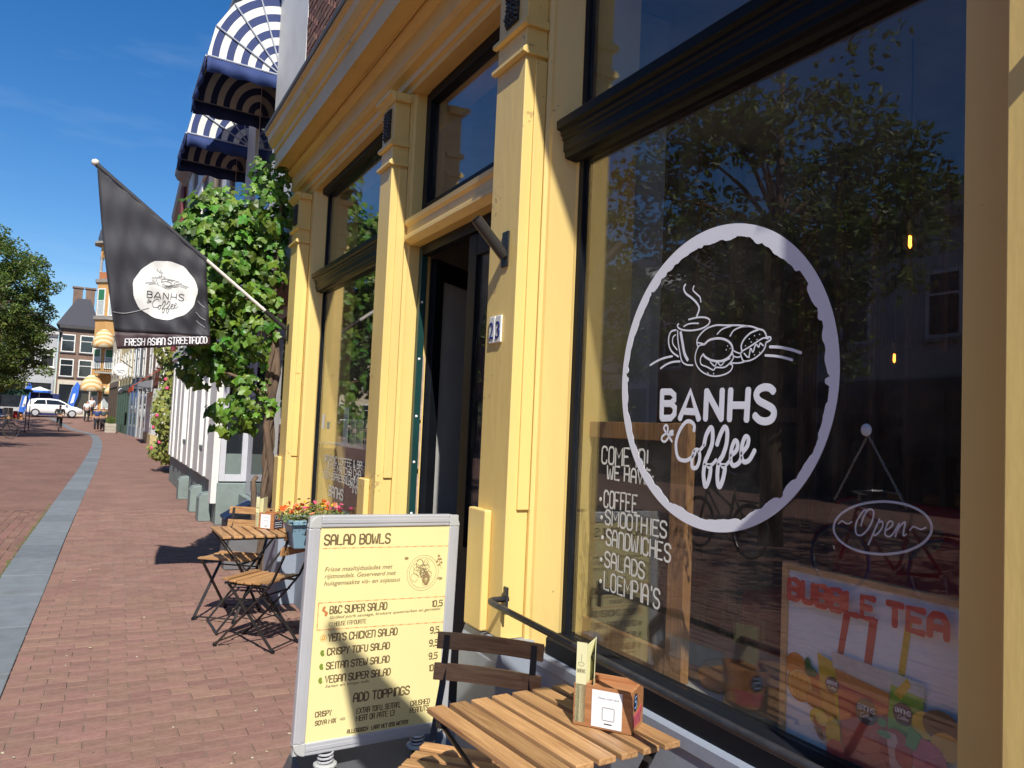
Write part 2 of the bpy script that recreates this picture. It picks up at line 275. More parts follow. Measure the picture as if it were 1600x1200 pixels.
# ------------------------------------------------------------------ lettering helpers
GL={'A':'0,0 0,5 1,7 3,7 4,5 4,0;0,3 4,3','B':'0,0 0,7 3,7 4,6 4,4.5 3,3.7 0,3.7;3,3.7 4,3 4,1 3,0 0,0','C':'4,5.5 4,6.3 3,7 1,7 0,6 0,1 1,0 3,0 4,.7 4,1.5','D':'0,0 0,7 2.5,7 4,5.5 4,1.5 2.5,0 0,0','E':'4,7 0,7 0,0 4,0;0,3.6 3,3.6','F':'4,7 0,7 0,0;0,3.6 3,3.6','G':'4,5.8 3,7 1,7 0,6 0,1 1,0 3,0 4,1 4,3.3 2.2,3.3','H':'0,0 0,7;4,0 4,7;0,3.6 4,3.6','I':'2,0 2,7','J':'4,7 4,1 3,0 1,0 0,1','K':'0,0 0,7;4,7 0,3.2;1.2,4.2 4,0','L':'0,7 0,0 4,0','M':'0,0 0,7 2,3 4,7 4,0','N':'0,0 0,7;0,6 1,7 3,7 4,6 4,0','V':'0,7 2,0 4,7','O':'1,0 0,1 0,6 1,7 3,7 4,6 4,1 3,0 1,0','P':'0,0 0,7 3,7 4,6 4,4 3,3.2 0,3.2','Q':'1,0 0,1 0,6 1,7 3,7 4,6 4,1 3,0 1,0;3,1.5 4.3,-.4','R':'0,0 0,7 3,7 4,6 4,4.4 3,3.6 0,3.6;2,3.6 4,0','S':'4,5.6 4,6.2 3,7 1,7 0,6 0,4.6 1,3.8 3,3.3 4,2.5 4,1 3,0 1,0 0,.8 0,1.4','T':'0,7 4,7;2,7 2,0','U':'0,7 0,1 1,0 3,0 4,1 4,7','W':'0,7 .5,0 1.1,0 2,5.4 2.9,0 3.5,0 4,7','X':'0,0 4,7;0,7 4,0','Y':'0,7 2,3.4 4,7;2,3.4 2,0','Z':'0,7 4,7 0,0 4,0',
'0':'1,0 0,1 0,6 1,7 3,7 4,6 4,1 3,0 1,0','1':'1,5.8 2.2,7 2.2,0','2':'0,5.5 0,6 1,7 3,7 4,6 4,4.4 0,0 4,0','3':'0,6 1,7 3,7 4,6 4,4.5 3,3.7 1.5,3.7;3,3.7 4,2.8 4,1 3,0 1,0 0,1','5':'4,7 0,7 0,4 3,4.2 4,3.2 4,1 3,0 0,.3','9':'4,3.4 1,3.2 0,4 0,6 1,7 3,7 4,6 4,1 3,0 .6,.2','&':'4,0 .6,5.2 .6,6.4 1.4,7 2.4,6.4 2.3,5.4 .3,2.4 0,1 1,0 2.4,0 4,2.6',"'":'2,7 2,5.6','.':'2,0 2,.2',',':'2,.3 1.6,-1','!':'2,7 2,2.2;2,0 2,.2',':':'2,0 2,.3;2,4 2,4.3','*':'2,3.4 2,3.9','-':'.6,3.5 3.4,3.5'}
def soften(p):
    q=[p[0]]
    for a,b,c in zip(p,p[1:],p[2:]):
        u=(b[0]-a[0],b[1]-a[1]); v=(c[0]-b[0],c[1]-b[1]); k=(u[0]*v[0]+u[1]*v[1])/(math.hypot(*u)*math.hypot(*v)+1e-9)
        if k>.3: q+=[(b[0]-u[0]*.3,b[1]-u[1]*.3) if math.hypot(*u)<2.5 else (b[0]-u[0]/math.hypot(*u)*.6,b[1]-u[1]/math.hypot(*u)*.6),(b[0]*.92+(a[0]+c[0])*.04,b[1]*.92+(a[1]+c[1])*.04),(b[0]+v[0]*.3,b[1]+v[1]*.3) if math.hypot(*v)<2.5 else (b[0]+v[0]/math.hypot(*v)*.6,b[1]+v[1]/math.hypot(*v)*.6)]
        else: q.append(b)
    return q+[p[-1]]
def scribe(mb,txt,x0,x1,z0,h,org,U,V,N,wd,th=.0012,jit=0,slope=0):
    n=len(txt); adv=[(2.4 if c in "I'.,!:1*" else (3 if c==' ' else (6.6 if c in 'MW' else 5.4))) for c in txt]; tot=sum(adv)-1.4; k=(x1-x0)/tot; x=x0
    for c,a in zip(txt,adv):
        if c in GL:
            dx=-1.0 if c in "I'.,!:*" else (-.5 if c=='1' else 0)
            jx=random.uniform(-jit,jit)*h; jz=random.uniform(-jit,jit)*h
            for st in GL[c].split(';'):
                p=soften([tuple(map(float,q.split(','))) for q in st.split()])
                mb.stroke([(x+(q[0]*(1.3 if c in 'MW' else 1)+dx)*k+jx,z0+q[1]/7*h+jz+slope*(x-x0)) for q in p],wd,org,U,V,N,th,smooth=False,n=4)
        x+=a*k
    return mb
def plane_M(org,U,V):
    U=Vector(U).normalized();V=Vector(V).normalized();N=U.cross(V); o=Vector(org)
    return Matrix(((U.x,V.x,N.x,o.x),(U.y,V.y,N.y,o.y),(U.z,V.z,N.z,o.z),(0,0,0,1)))
def ftext(txt,x0,x1,z0,h,org,U,V,m,parent,th=.001,shear=0,name='lettering',hscale=None):
    cu=bpy.data.curves.new('t','FONT'); cu.body=txt; cu.extrude=.02; cu.shear=shear; cu.resolution_u=3
    ob=bpy.data.objects.new('t',cu); COL.objects.link(ob)
    dg=bpy.context.evaluated_depsgraph_get(); me=bpy.data.meshes.new_from_object(ob.evaluated_get(dg)); bpy.data.objects.remove(ob)
    me.name=name; co=np.array([v.co[:] for v in me.vertices]); mn=co.min(0); mxx=co.max(0)
    sx=(x1-x0)/(mxx[0]-mn[0]); sy=hscale if hscale else h/.72
    M=plane_M(org,U,V)
    for v,c in zip(me.vertices,co): v.co=M@Vector((x0+(c[0]-mn[0])*sx,z0+c[1]*sy,(c[2]/.02)*th))
    me.materials.clear(); me.materials.append(m); return link(name,me,parent)
ART={'LOGO':[(0.0054,[(2.0074,2.0724),(2.0152,2.0607),(2.0047,2.0424),(1.9756,2.0239),(1.9501,2.0041),(1.937,1.984),(1.948,1.9605)]),(0.0039,[(1.965,2.0613),(1.9693,2.0482),(1.9514,2.0333),(1.9356,2.0209),(1.9301,2.0046)]),(0.0042,[(1.986,1.954),(1.9418,1.9565),(1.9056,1.952),(1.8864,1.9419),(1.8928,1.9284),(1.922,1.9189),(1.9644,1.9166),(2.0084,1.9214),(2.0345,1.9305),(2.0415,1.9405),(2.0352,1.9441)]),(0.0035,[(2.009,1.9332),(1.9903,1.939),(1.9655,1.9395),(1.9379,1.9368)]),(0.0039,[(2.0394,1.9233),(2.0364,1.889),(2.0239,1.8459),(2.0131,1.82),(1.9903,1.8071),(1.9591,1.8039)]),(0.0085,[(2.0241,1.9156),(2.0127,1.8788),(2.0016,1.8445),(1.9848,1.8218)]),(0.0046,[(2.0473,1.9252),(2.0734,1.922),(2.0844,1.9014),(2.081,1.8753),(2.0633,1.8526),(2.0311,1.8357)]),(0.0035,[(2.0491,1.9092),(2.0625,1.9018),(2.0628,1.8825),(2.051,1.8689),(2.0387,1.8587)]),(0.0039,[(1.9374,1.8609),(1.9432,1.8818),(1.9272,1.901),(1.8982,1.9168),(1.8579,1.9231),(1.8183,1.9193),(1.7853,1.9162),(1.7583,1.9136),(1.7319,1.9092),(1.706,1.9049),(1.6804,1.8958),(1.6603,1.8895),(1.6501,1.8775),(1.6474,1.87),(1.6328,1.8677),(1.6325,1.8596),(1.6493,1.8535)]),(0.0035,[(1.851,1.8946),(1.829,1.9085),(1.7906,1.9147)]),(0.0035,[(1.7948,1.884),(1.7792,1.9001),(1.7476,1.908),(1.7214,1.9071)]),(0.0042,[(1.742,1.8319),(1.7464,1.8513),(1.7356,1.8696),(1.7104,1.8864),(1.6803,1.8932)]),(0.0035,[(1.6493,1.8535),(1.6536,1.8373),(1.6727,1.8201),(1.7024,1.8069),(1.7331,1.8048),(1.744,1.8168),(1.7457,1.8322),(1.714,1.8452),(1.684,1.858),(1.6595,1.8673),(1.6399,1.8638)]),(0.0035,[(1.734,1.8276),(1.7154,1.8151),(1.7087,1.8411),(1.6981,1.8291),(1.6888,1.8509),(1.676,1.8425),(1.6714,1.8534),(1.6587,1.845)]),(0.0035,[(1.9381,1.8753),(1.9078,1.8669),(1.9315,1.8646),(1.9458,1.845),(1.9489,1.8206),(1.9344,1.7953),(1.9037,1.7757),(1.8625,1.7649),(1.8231,1.7666),(1.7905,1.7769),(1.7804,1.7939),(1.7969,1.8005)]),(0.0054,[(1.9078,1.8669),(1.8848,1.8793),(1.8447,1.8813),(1.8109,1.8735),(1.7884,1.8582),(1.7822,1.8384),(1.7977,1.82),(1.8305,1.8101),(1.8704,1.8142),(1.9,1.826),(1.9123,1.8368)]),(0.0035,[(1.9123,1.8368),(1.9237,1.8233),(1.9198,1.8048),(1.8928,1.7954),(1.8634,1.784),(1.8523,1.7915),(1.8185,1.7899),(1.7968,1.7986),(1.7785,1.815),(1.7818,1.8306)]),(0.0031,[(1.8789,1.8107),(1.8581,1.7957),(1.8472,1.807),(1.8299,1.7963),(1.8138,1.8092),(1.7921,1.8158)]),(0.0031,[(1.7768,1.838),(1.7604,1.8312),(1.7471,1.8284)]),(0.0031,[(1.7788,1.8227),(1.7626,1.8179),(1.7494,1.819)]),(0.0035,[(1.7861,1.8019),(1.7539,1.8002),(1.7279,1.8038)]),(0.0054,[(2.0626,1.8389),(2.1025,1.8356),(2.1432,1.827),(2.1792,1.8148)]),(0.005,[(2.0226,1.8197),(2.0616,1.8192),(2.0946,1.8123),(2.1225,1.8007)]),(0.0062,[(1.6342,1.8403),(1.5961,1.8362),(1.5544,1.8269),(1.5207,1.8159)]),(0.0054,[(1.6504,1.8168),(1.6142,1.8128),(1.5812,1.8066),(1.5499,1.7977)]),(0.0027,[(1.8891,1.7779),(1.8847,1.7709)]),(0.0027,[(1.8629,1.7741),(1.8605,1.7712)]),(0.0027,[(1.7149,1.8698),(1.7138,1.8686)]),(0.0027,[(1.6948,1.8776),(1.6938,1.8764)]),(0.0027,[(1.6748,1.8796),(1.6738,1.8784)]),(0.0027,[(1.7129,1.815),(1.7118,1.8138)]),(0.0027,[(1.6928,1.8213),(1.6917,1.8201)]),(0.0027,[(1.673,1.8275),(1.6719,1.8263)]),(0.0027,[(1.6843,1.8655),(1.6833,1.8643)]),(0.0027,[(1.8046,1.8555),(1.8035,1.8542)]),(0.0027,[(1.8097,1.8441),(1.8085,1.8429)]),(0.0027,[(1.7933,1.8469),(1.7922,1.846)]),(0.0027,[(1.7297,1.8501),(1.7286,1.8493)]),(0.0027,[(1.7069,1.8598),(1.7058,1.8589)])],'BANHS':[(0.0153,[(2.1096,1.7221),(2.1077,1.6323)]),(0.0153,[(2.1124,1.7214),(2.0637,1.7205),(2.0451,1.7085),(2.0444,1.6944),(2.0618,1.6822),(2.1035,1.6818)]),(0.0153,[(2.1035,1.6818),(2.059,1.6804),(2.0409,1.668),(2.042,1.647),(2.0593,1.6335),(2.1077,1.6323)]),(0.0153,[(2.0145,1.6315),(1.9665,1.721),(1.9234,1.6308)]),(0.0147,[(1.9935,1.6559),(1.937,1.6543)]),(0.0153,[(1.8905,1.7211),(1.8924,1.6312)]),(0.0153,[(1.8904,1.7194),(1.8203,1.632)]),(0.0153,[(1.8212,1.7213),(1.8226,1.632)]),(0.0153,[(1.7851,1.7214),(1.7873,1.6308)]),(0.0153,[(1.7128,1.7211),(1.717,1.6301)]),(0.0147,[(1.7833,1.6746),(1.7153,1.6743)]),(0.0153,[(1.6148,1.7123),(1.6302,1.7232),(1.6525,1.7252),(1.6728,1.718),(1.6805,1.7028),(1.6696,1.6873),(1.6406,1.6749),(1.6183,1.6643),(1.6119,1.6493),(1.6212,1.6343),(1.643,1.628),(1.6676,1.6322),(1.6855,1.6452)])],'COFFEE':[(0.01,[(1.9443,1.594),(1.9441,1.612),(1.9635,1.6235),(1.9865,1.6198),(2.0116,1.5952),(2.0285,1.56),(2.0268,1.5253),(2.0123,1.5018),(1.9807,1.4975),(1.9554,1.5067),(1.9359,1.5229),(1.9414,1.531)]),(0.0107,[(1.9403,1.5294),(1.9491,1.502),(1.9465,1.4785),(1.9289,1.478),(1.9171,1.4938),(1.9133,1.5173),(1.9214,1.5336),(1.9364,1.5329)]),(0.0087,[(1.9188,1.5304),(1.9069,1.5393),(1.8952,1.5514)]),(0.0127,[(1.8952,1.5514),(1.8868,1.5815),(1.8685,1.6051),(1.8586,1.5955),(1.8592,1.5561),(1.8768,1.5192),(1.8879,1.4988),(1.8936,1.4622),(1.8873,1.4297),(1.8798,1.4254),(1.8666,1.451),(1.8632,1.484),(1.8753,1.4865)]),(0.0087,[(1.8949,1.4918),(1.8612,1.4906),(1.8383,1.5083)]),(0.0127,[(1.8379,1.5537),(1.8252,1.5833),(1.8078,1.608),(1.795,1.597),(1.7966,1.5586),(1.8111,1.5226),(1.8264,1.5025),(1.8319,1.4666),(1.8282,1.4347),(1.8187,1.4291),(1.8061,1.4557),(1.8005,1.488),(1.8121,1.4905)]),(0.0087,[(1.8308,1.4958),(1.7985,1.4946),(1.7789,1.5116)]),(0.0113,[(1.7772,1.5244),(1.7535,1.5414),(1.7509,1.5635),(1.7634,1.5678),(1.7756,1.5403),(1.7766,1.5086),(1.7649,1.4951),(1.7433,1.5043),(1.7331,1.5205)]),(0.0113,[(1.7336,1.5329),(1.7108,1.5557),(1.7074,1.5775),(1.7204,1.5817),(1.7322,1.5548),(1.7332,1.5236),(1.7219,1.5087),(1.7009,1.5161),(1.681,1.5447)]),(0.006,[(2.0499,1.5557),(2.0701,1.5761),(2.0934,1.5968),(2.0857,1.6094),(2.0743,1.6043),(2.0762,1.5866),(2.1005,1.5717),(2.1027,1.5591),(2.0856,1.5544),(2.0645,1.5728),(2.0463,1.5909),(2.0624,1.5869),(2.0619,1.5764),(2.0457,1.5804)])],'OPENRING':[(0.006,[(1.1311,1.3958),(1.1324,1.3863),(1.1367,1.3769),(1.1436,1.3672),(1.153,1.3581),(1.1652,1.3491),(1.1798,1.3407),(1.196,1.3331),(1.2142,1.3268),(1.2337,1.3214),(1.2542,1.3172),(1.2751,1.3147),(1.2959,1.3137),(1.316,1.3141),(1.3347,1.3165),(1.352,1.3205),(1.3671,1.3261),(1.379,1.3329),(1.3882,1.3414),(1.394,1.3505),(1.3962,1.3607),(1.3945,1.3714),(1.3892,1.382),(1.3805,1.3929),(1.369,1.4028),(1.3542,1.4124),(1.3372,1.421),(1.3185,1.4284),(1.2985,1.4341),(1.2777,1.4386),(1.2567,1.4417),(1.236,1.4429),(1.2164,1.4427),(1.198,1.4412),(1.1814,1.4379),(1.1666,1.4334),(1.1542,1.4276),(1.1445,1.421),(1.1372,1.4131),(1.1327,1.4049),(1.1311,1.3958)])],'OPEN':[(0.0036,[(1.3823,1.3727),(1.3714,1.3811),(1.3603,1.377),(1.3512,1.3775),(1.3423,1.3829)]),(0.0036,[(1.1848,1.383),(1.1766,1.3925),(1.1659,1.3906),(1.1568,1.389),(1.1455,1.3947)]),(0.0048,[(1.3156,1.3767),(1.3091,1.3984),(1.2957,1.4178),(1.282,1.4164),(1.2833,1.3956),(1.2964,1.3703),(1.3151,1.3535),(1.3293,1.3569),(1.3298,1.3809),(1.3129,1.4099),(1.3026,1.4164)]),(0.0045,[(1.2648,1.3993),(1.2777,1.3699),(1.2939,1.3338)]),(0.0045,[(1.2696,1.3885),(1.2581,1.3944),(1.2562,1.3815),(1.2675,1.3655),(1.2774,1.3582)]),(0.0042,[(1.2478,1.374),(1.2333,1.3845),(1.2286,1.3952),(1.2384,1.3968),(1.2463,1.3828),(1.2492,1.3651),(1.2377,1.3609),(1.2266,1.3711),(1.2157,1.3897)]),(0.0042,[(1.2126,1.3958),(1.2216,1.3632)]),(0.0042,[(1.2202,1.372),(1.2094,1.3905),(1.1969,1.4006),(1.1998,1.3833),(1.2011,1.369),(1.1933,1.3729)])]}
# ------------------------------------------------------------------ ground, street
def gz(y): 
    t=min(max((y-63)/13,0),1); return .85*t*t*(3-2*t)
SAND=mat('joint_sand',(.205,.14,.11),.95,var=.2,scale=12)
BRK=mat('paving_clinker',(.235,.132,.102),.8,var=.16,scale=22,bump=.5,bscale=90,rnd=.13,dirt=(.32,.225,.185),dirtamt=.5)
BRKI=mat('paving_clinker_mass',(.235,.132,.102),.8,var=.14,scale=14,bump=.5,bscale=90,island=.13,dirt=(.32,.225,.185),dirtamt=.5)
BRKT=brickmat('paving_far',(.24,.13,.10),(.20,.11,.085),(.17,.115,.09),.21,.105,.005,'XY',bump=.2)
BRKR=brickmat('road_far',(.20,.105,.08),(.17,.09,.07),(.15,.10,.08),.105,.21,.005,'XY',bump=.2)
KERB=mat('kerb_stone',(.155,.175,.195),.75,var=.14,scale=7,bump=.4,bscale=60,rnd=.12,dirt=(.13,.13,.12),dirtamt=.5)
KC=[(-6,-.60),(2,-.62),(4,-.58),(6,-.54),(8,-.49),(11,-.43),(16,-.30),(22,-.14),(30,.03),(38,.14),(45,.15),(52,.05),(58,-.35),(64,-1.2),(72,-2.9),(84,-6.0),(100,-10)]
def kx(y):
    for (a,b),(c,d) in zip(KC,KC[1:]):
        if y<=c:
            t=(y-a)/(c-a); t=t; return b+(d-b)*t
    return KC[-1][1]
def sheet(name,m,fx0,fx1,ys,dz,nx=1):
    mb=MB(); 
    for y in ys:
        a,b=fx0(y),fx1(y)
        for i in range(nx+1): mb.v.append((a+(b-a)*i/nx,y,gz(y)+dz))
    for j in range(len(ys)-1):
        for i in range(nx): mb.f.append((j*(nx+1)+i,j*(nx+1)+i+1,(j+1)*(nx+1)+i+1,(j+1)*(nx+1)+i))
    return mb.build(name,m,None,'structure')
GRD=mat('ground_soil',(.16,.12,.09),.95,var=.2,scale=.5)
YS=[-60,-20,0,10,20,30,40,50,60,63,65,67,69,71,73,75,77,90,200,1500]
sheet('ground',GRD,lambda y:-900,lambda y:900,YS,-.03)
YF=[14+.5*i for i in range(120)]+[75,77,90,110]
YF=[y for y in YF if y<=73.5]+[75,77,90,110]
pav=sheet('pavement',SAND,lambda y:kx(y)+.2,lambda y:3.6,[-8,0,4,8,14],-.0055)
sheet('pavement_far',BRKT,lambda y:kx(y)+.2,lambda y:6,YF,.0)
road=sheet('road',SAND,lambda y:-9.5,lambda y:kx(y)-.2,[-8,0,4,8,14],-.0065)
sheet('road_far',BRKR,lambda y:-14,lambda y:kx(y)-.2,YF,.0)
sheet('road_near',BRKR,lambda y:-9.5,lambda y:-3.05,[-8,0,7.0,14.0],.0)
sheet('square',BRKT,lambda y:-60,lambda y:-14,[70,73,75,77,90,110],.004)
sheet('square_far_side',BRKT,lambda y:-60,lambda y:-9.5,[-8,14,40,63,70],-.004)
kerb=sheet('kerb_strip',SAND,lambda y:kx(y)-.205,lambda y:kx(y)+.205,YF,-.006)
sheet('kerb_bed',SAND,lambda y:kx(y)-.205,lambda y:kx(y)+.205,[-8,-4,0,4,8,14],-.016)
# kerb stones: one by one
y=-4.0
def slab(y0,y1):
    a0,b0,a1,b1=kx(y0)-.2,kx(y0)+.2,kx(y1)-.2,kx(y1)+.2; dz=random.uniform(-.002,.004)
    return MB().prism([(a0,y0,gz(y0)-.06),(b0,y0,gz(y0)-.06),(b1,y1,gz(y1)-.06),(a1,y1,gz(y1)-.06)],[(a0,y0,gz(y0)+.004+dz),(b0,y0,gz(y0)+.004),(b1,y1,gz(y1)+.004+dz),(a1,y1,gz(y1)+.004+dz)])
while y<98:
    L=random.uniform(.85,1.15) if y<60 else 2
    slab(y+.003,y+L-.003).build('kerb_stone',KERB,kerb,bevel=.006 if y<14 else 0); y+=L
# paving bricks: the 300 nearest singly, the rest as one mass
bm_=MB().box(-.101,.101,-.0495,.0495,-.06,0)
bme=[]
for k in range(4):
    t=MB().box(-.101,.101,-.0495,.0495,-.06,0); t.v=[(x+random.uniform(-.0025,.0025),y+random.uniform(-.0025,.0025),z+(random.uniform(-.0015,.002) if z>-.01 else 0)) for x,y,z in t.v]
    o=t.build('brick',BRK,pav,bevel=.0025); bme.append(o)
rest=MB(); cnt=4; protos=bme[:]
place=[]
r=0; y=-2.0
while y<14:
    off=.105 if r%2 else 0
    a=kx(y)+.2; x=a+.105-off
    while x<2.35:
        if x+.1>a: place.append((x,y,a))
        x+=.2085
    r+=1; y+=.1045
vis=[p for p in place if p[1]>3.35 and p[0]<1.35 and p[0]-.1>p[2]]; vis.sort(key=lambda p:p[1]); single=set(vis[:300])
for i,p in enumerate(place):
    x,y,a=p; dz=random.gauss(0,.0016); rz=random.gauss(0,.008)
    if p in single:
        if protos: o=protos.pop()
        else:
            s=random.choice(bme); o=s.copy(); COL.objects.link(o)
        o.location=(x,y,dz); o.rotation_euler=(random.gauss(0,.006),random.gauss(0,.004),rz)
    else:
        x0=max(x-.101,a+.002); x1=x+.101
        z=dz; e=.004
        rest.prism([(x0,y-.0495,-.05),(x1,y-.0495,-.05),(x1,y+.0495,-.05),(x0,y+.0495,-.05)],[(x0+e,y-.0495+e,z),(x1-e,y-.0495+e,z+random.gauss(0,.001)),(x1-e,y+.0495-e,z),(x0+e,y+.0495-e,z)])
rest.build('brick_mass',BRKI,pav,'stuff')
BRRI=mat('road_clinker_mass',(.20,.105,.08),.8,var=.14,scale=14,bump=.5,bscale=90,island=.17,dirt=(.26,.18,.13),dirtamt=.35)
rr=MB(); y=-2.0; 
while y<14:
    x=kx(y)-.205
    # soldier row by the kerb then stretchers along the street
    n=0
    while x>-3.0:
        z=random.gauss(0,.002); yy=y+(.105 if n%2 else 0); e=.004
        rr.prism([(x-.099,yy,-.05),(x,yy,-.05),(x,yy+.203,-.05),(x-.099,yy+.203,-.05)],[(x-.099+e,yy+e,z),(x-e,yy+e,z),(x-e,yy+.203-e,z),(x-.099+e,yy+.203-e,z)])
        x-=.104; n+=1
    y+=.209
rr.build('brick_mass',BRRI,road,'stuff')
# bits of litter and moss along the kerb
gm=MB()
MOSS=mat('joint_moss',(.09,.11,.03),.95,var=.4,scale=30)
for i in range(420):
    y=random.uniform(3,15); x=kx(y)-.215+random.gauss(0,.015); s=random.uniform(.006,.02)
    gm.lathe([(s,0),(s*.7,s*.35),(0,s*.5)],(x,y,-.002),5)
tag(gm.build('moss_line',MOSS,None,'stuff'),'thin green moss growing along the road side of the kerb stones','moss')
LIT=mat('dry_leaf_litter',(.42,.36,.26),.8,var=.3,rnd=.4); lm=MB()
for i in range(90):
    y=3.4+random.random()**1.5*9; x=random.uniform(-.3,1.3); s=random.uniform(.005,.013); a=random.uniform(0,6.28)
    c,d=math.cos(a)*s,math.sin(a)*s
    lm.add([(x-c,y-d,.004),(x+d*.5,y-c*.5,.008),(x+c,y+d,.006),(x-d*.5,y+c*.5,.003)],[(0,1,2,3)])
tag(lm.build('leaf_litter',LIT,None,'stuff'),'scattered dry petals and crumbs on the brick pavement','litter')

# ------------------------------------------------------------------ the cafe building
cafe=thing('cafe_building','yellow painted wooden cafe shopfront with large black framed windows and number 23','building',(1.6,3.7,0))
XP,XF,XG=1.47,1.57,1.685
def jamb(poly): MB().pz(poly,.70,3.575).build('jamb',YEL,cafe,bevel=.002)
# moulded jambs (plan shapes), street side to the left
jamb([(XF,2.785),(XF,3.095),(1.60,3.115),(1.95,3.115),(1.95,2.67),(1.668,2.67),(1.664,2.682),(1.59,2.762),(1.585,2.776)])
jamb([(XF,4.452),(XF,4.695),(1.595,4.715),(1.66,4.76),(1.735,4.76),(1.735,4.43),(1.69,4.43),(1.685,4.436),(1.60,4.438),(1.59,4.45)])
jamb([(XF,6.855),(XF,7.42),(1.95,7.42),(1.95,6.77),(1.668,6.77),(1.664,6.785),(1.59,6.845)])
jamb([(XF,-.55),(XF,1.0),(1.583,1.0),(1.585,.99),(1.95,.99),(1.95,-.55)])
ORN=mat('cast_ornament',(.012,.013,.018),.35,var=.3,bump=.6,bscale=40)
def pilaster(y0,y1,orn=True,block=True):
    yc=(y0+y1)/2
    p=MB().pz([(XP,y0),(XP,y1),(XF-.002,y1),(XF-.002,y0+0),(XF-.03,y0),(XF-.035,y0-.006),(XF-.06,y0-.006),(XF-.065,y0)][:4],.74,3.56).build('pilaster',YEL,cafe,bevel=.003)
    # side bead running up the edge
    MB().pz([(1.515,y0-.012),(1.515,y0-.0005),(XF-.003,y0-.0005),(XF-.003,y0-.012)],1.25,3.10).build('side_moulding',YEL,p,bevel=.003)
    for zb in (3.115,3.235):
        MB().py([(XP-.001,zb),(XP-.022,zb+.006),(XP-.022,zb+.022),(XP-.008,zb+.034),(XP-.001,zb+.034)],y0-.018,y1+.018).build('band',YEL,p,bevel=.002)
        MB().box(XP-.0005,XF-.004,y0-.018,y0-.0008,zb+.001,zb+.031).build('band_return',YEL,p)
    MB().py([(XP-.001,3.50),(XP-.01,3.505),(XP-.03,3.53),(XP-.045,3.535),(XP-.045,3.556),(XP-.001,3.556)],y0-.03,y1+.03).build('capital',YEL,p,bevel=.002)
    MB().box(XP+.001,XF-.004,y0-.03,y0-.001,3.505,3.555).build('capital_return',YEL,p,bevel=.002)
    if block: MB().box(XP-.034,XP-.001,yc-.01,y1+.022,.745,1.235).build('base_block',YEL,p,bevel=.007)
    if orn:
        o=MB(); n=9
        for i in range(n):
            for j in range(4):
                yy=yc-.052+.104*(j+.5)/4+random.uniform(-.004,.004); zz=3.30+.17*(i+.5)/n; s=random.uniform(.011,.018)
                o.lathe([(s,0),(s*.9,.006),(s*.45,.014+random.random()*.008),(0,.02)],(XP-.002,yy,zz),7,(-1,0,0))
        o.box(XP-.008,XP-.001,yc-.055,yc+.055,3.295,3.475)
        o.build('ornament',ORN,p,smooth=False)
    return p
pilaster(2.80,3.06); pilaster(4.462,4.672); pilaster(6.94,7.21); pilaster(.60,.855,block=False); pilaster(-.5,-.25)
# entablature and cornice, one long moulding
prof=[(1.95,3.575),(1.60,3.575),(1.565,3.575),(1.56,3.585),(1.56,3.605),(1.54,3.612),(1.535,3.66),(1.50,3.668),(1.49,3.682),(1.478,3.69),(1.476,3.815),(1.455,3.822),(1.44,3.84),(1.438,3.858),(1.45,3.872),(1.46,3.878),(1.345,3.885),(1.335,3.868),(1.318,3.866),(1.314,3.99),(1.318,4.00),(1.300,4.01),(1.296,4.045),(1.27,4.06),(1.245,4.10),(1.235,4.15),(1.214,4.165),(1.212,4.215),(1.24,4.228),(1.95,4.26)]
MB().py(prof,-1.2,7.40).build('cornice',YELH,cafe,bevel=0)
MB().py([(1.205,4.185),(1.205,4.225),(1.25,4.25),(1.96,4.285),(1.96,4.262),(1.26,4.235),(1.2115,4.218)],-1.2,7.42).build('zinc_edge',mat('weathered_zinc',(.09,.085,.08),.6,metal=.3,var=.3),cafe)
cb=MB(); pts=[(1.433,-1.0+i*.42,3.872+.006*math.sin(i*1.7)) for i in range(20)]
cb.tube(pts,.005,5); 
for p in pts[::1]: cb.box(1.43,1.455,p[1]-.008,p[1]+.008,p[2]-.004,p[2]+.003)
cb.build('cable',YELH,cafe)
# stone plinth, painted grey
def plinth(y0,y1):
    MB().py([(1.588,0),(1.588,.655),(1.580,.663),(1.580,.700),(1.588,.709),(1.95,.711),(1.95,0)],y0,y1).build('plinth',GREYP,cafe,bevel=.003)
plinth(1.005,2.75); plinth(4.73,6.83)
def pbase(y0,y1): MB().py([(1.43,0),(1.43,.66),(1.435,.675),(1.455,.738),(1.95,.742),(1.95,0)],y0,y1).build('plinth_block',GREYP,cafe,bevel=.006)
pbase(2.752,3.105); pbase(4.42,4.728); pbase(6.832,7.42); pbase(-.55,1.003)
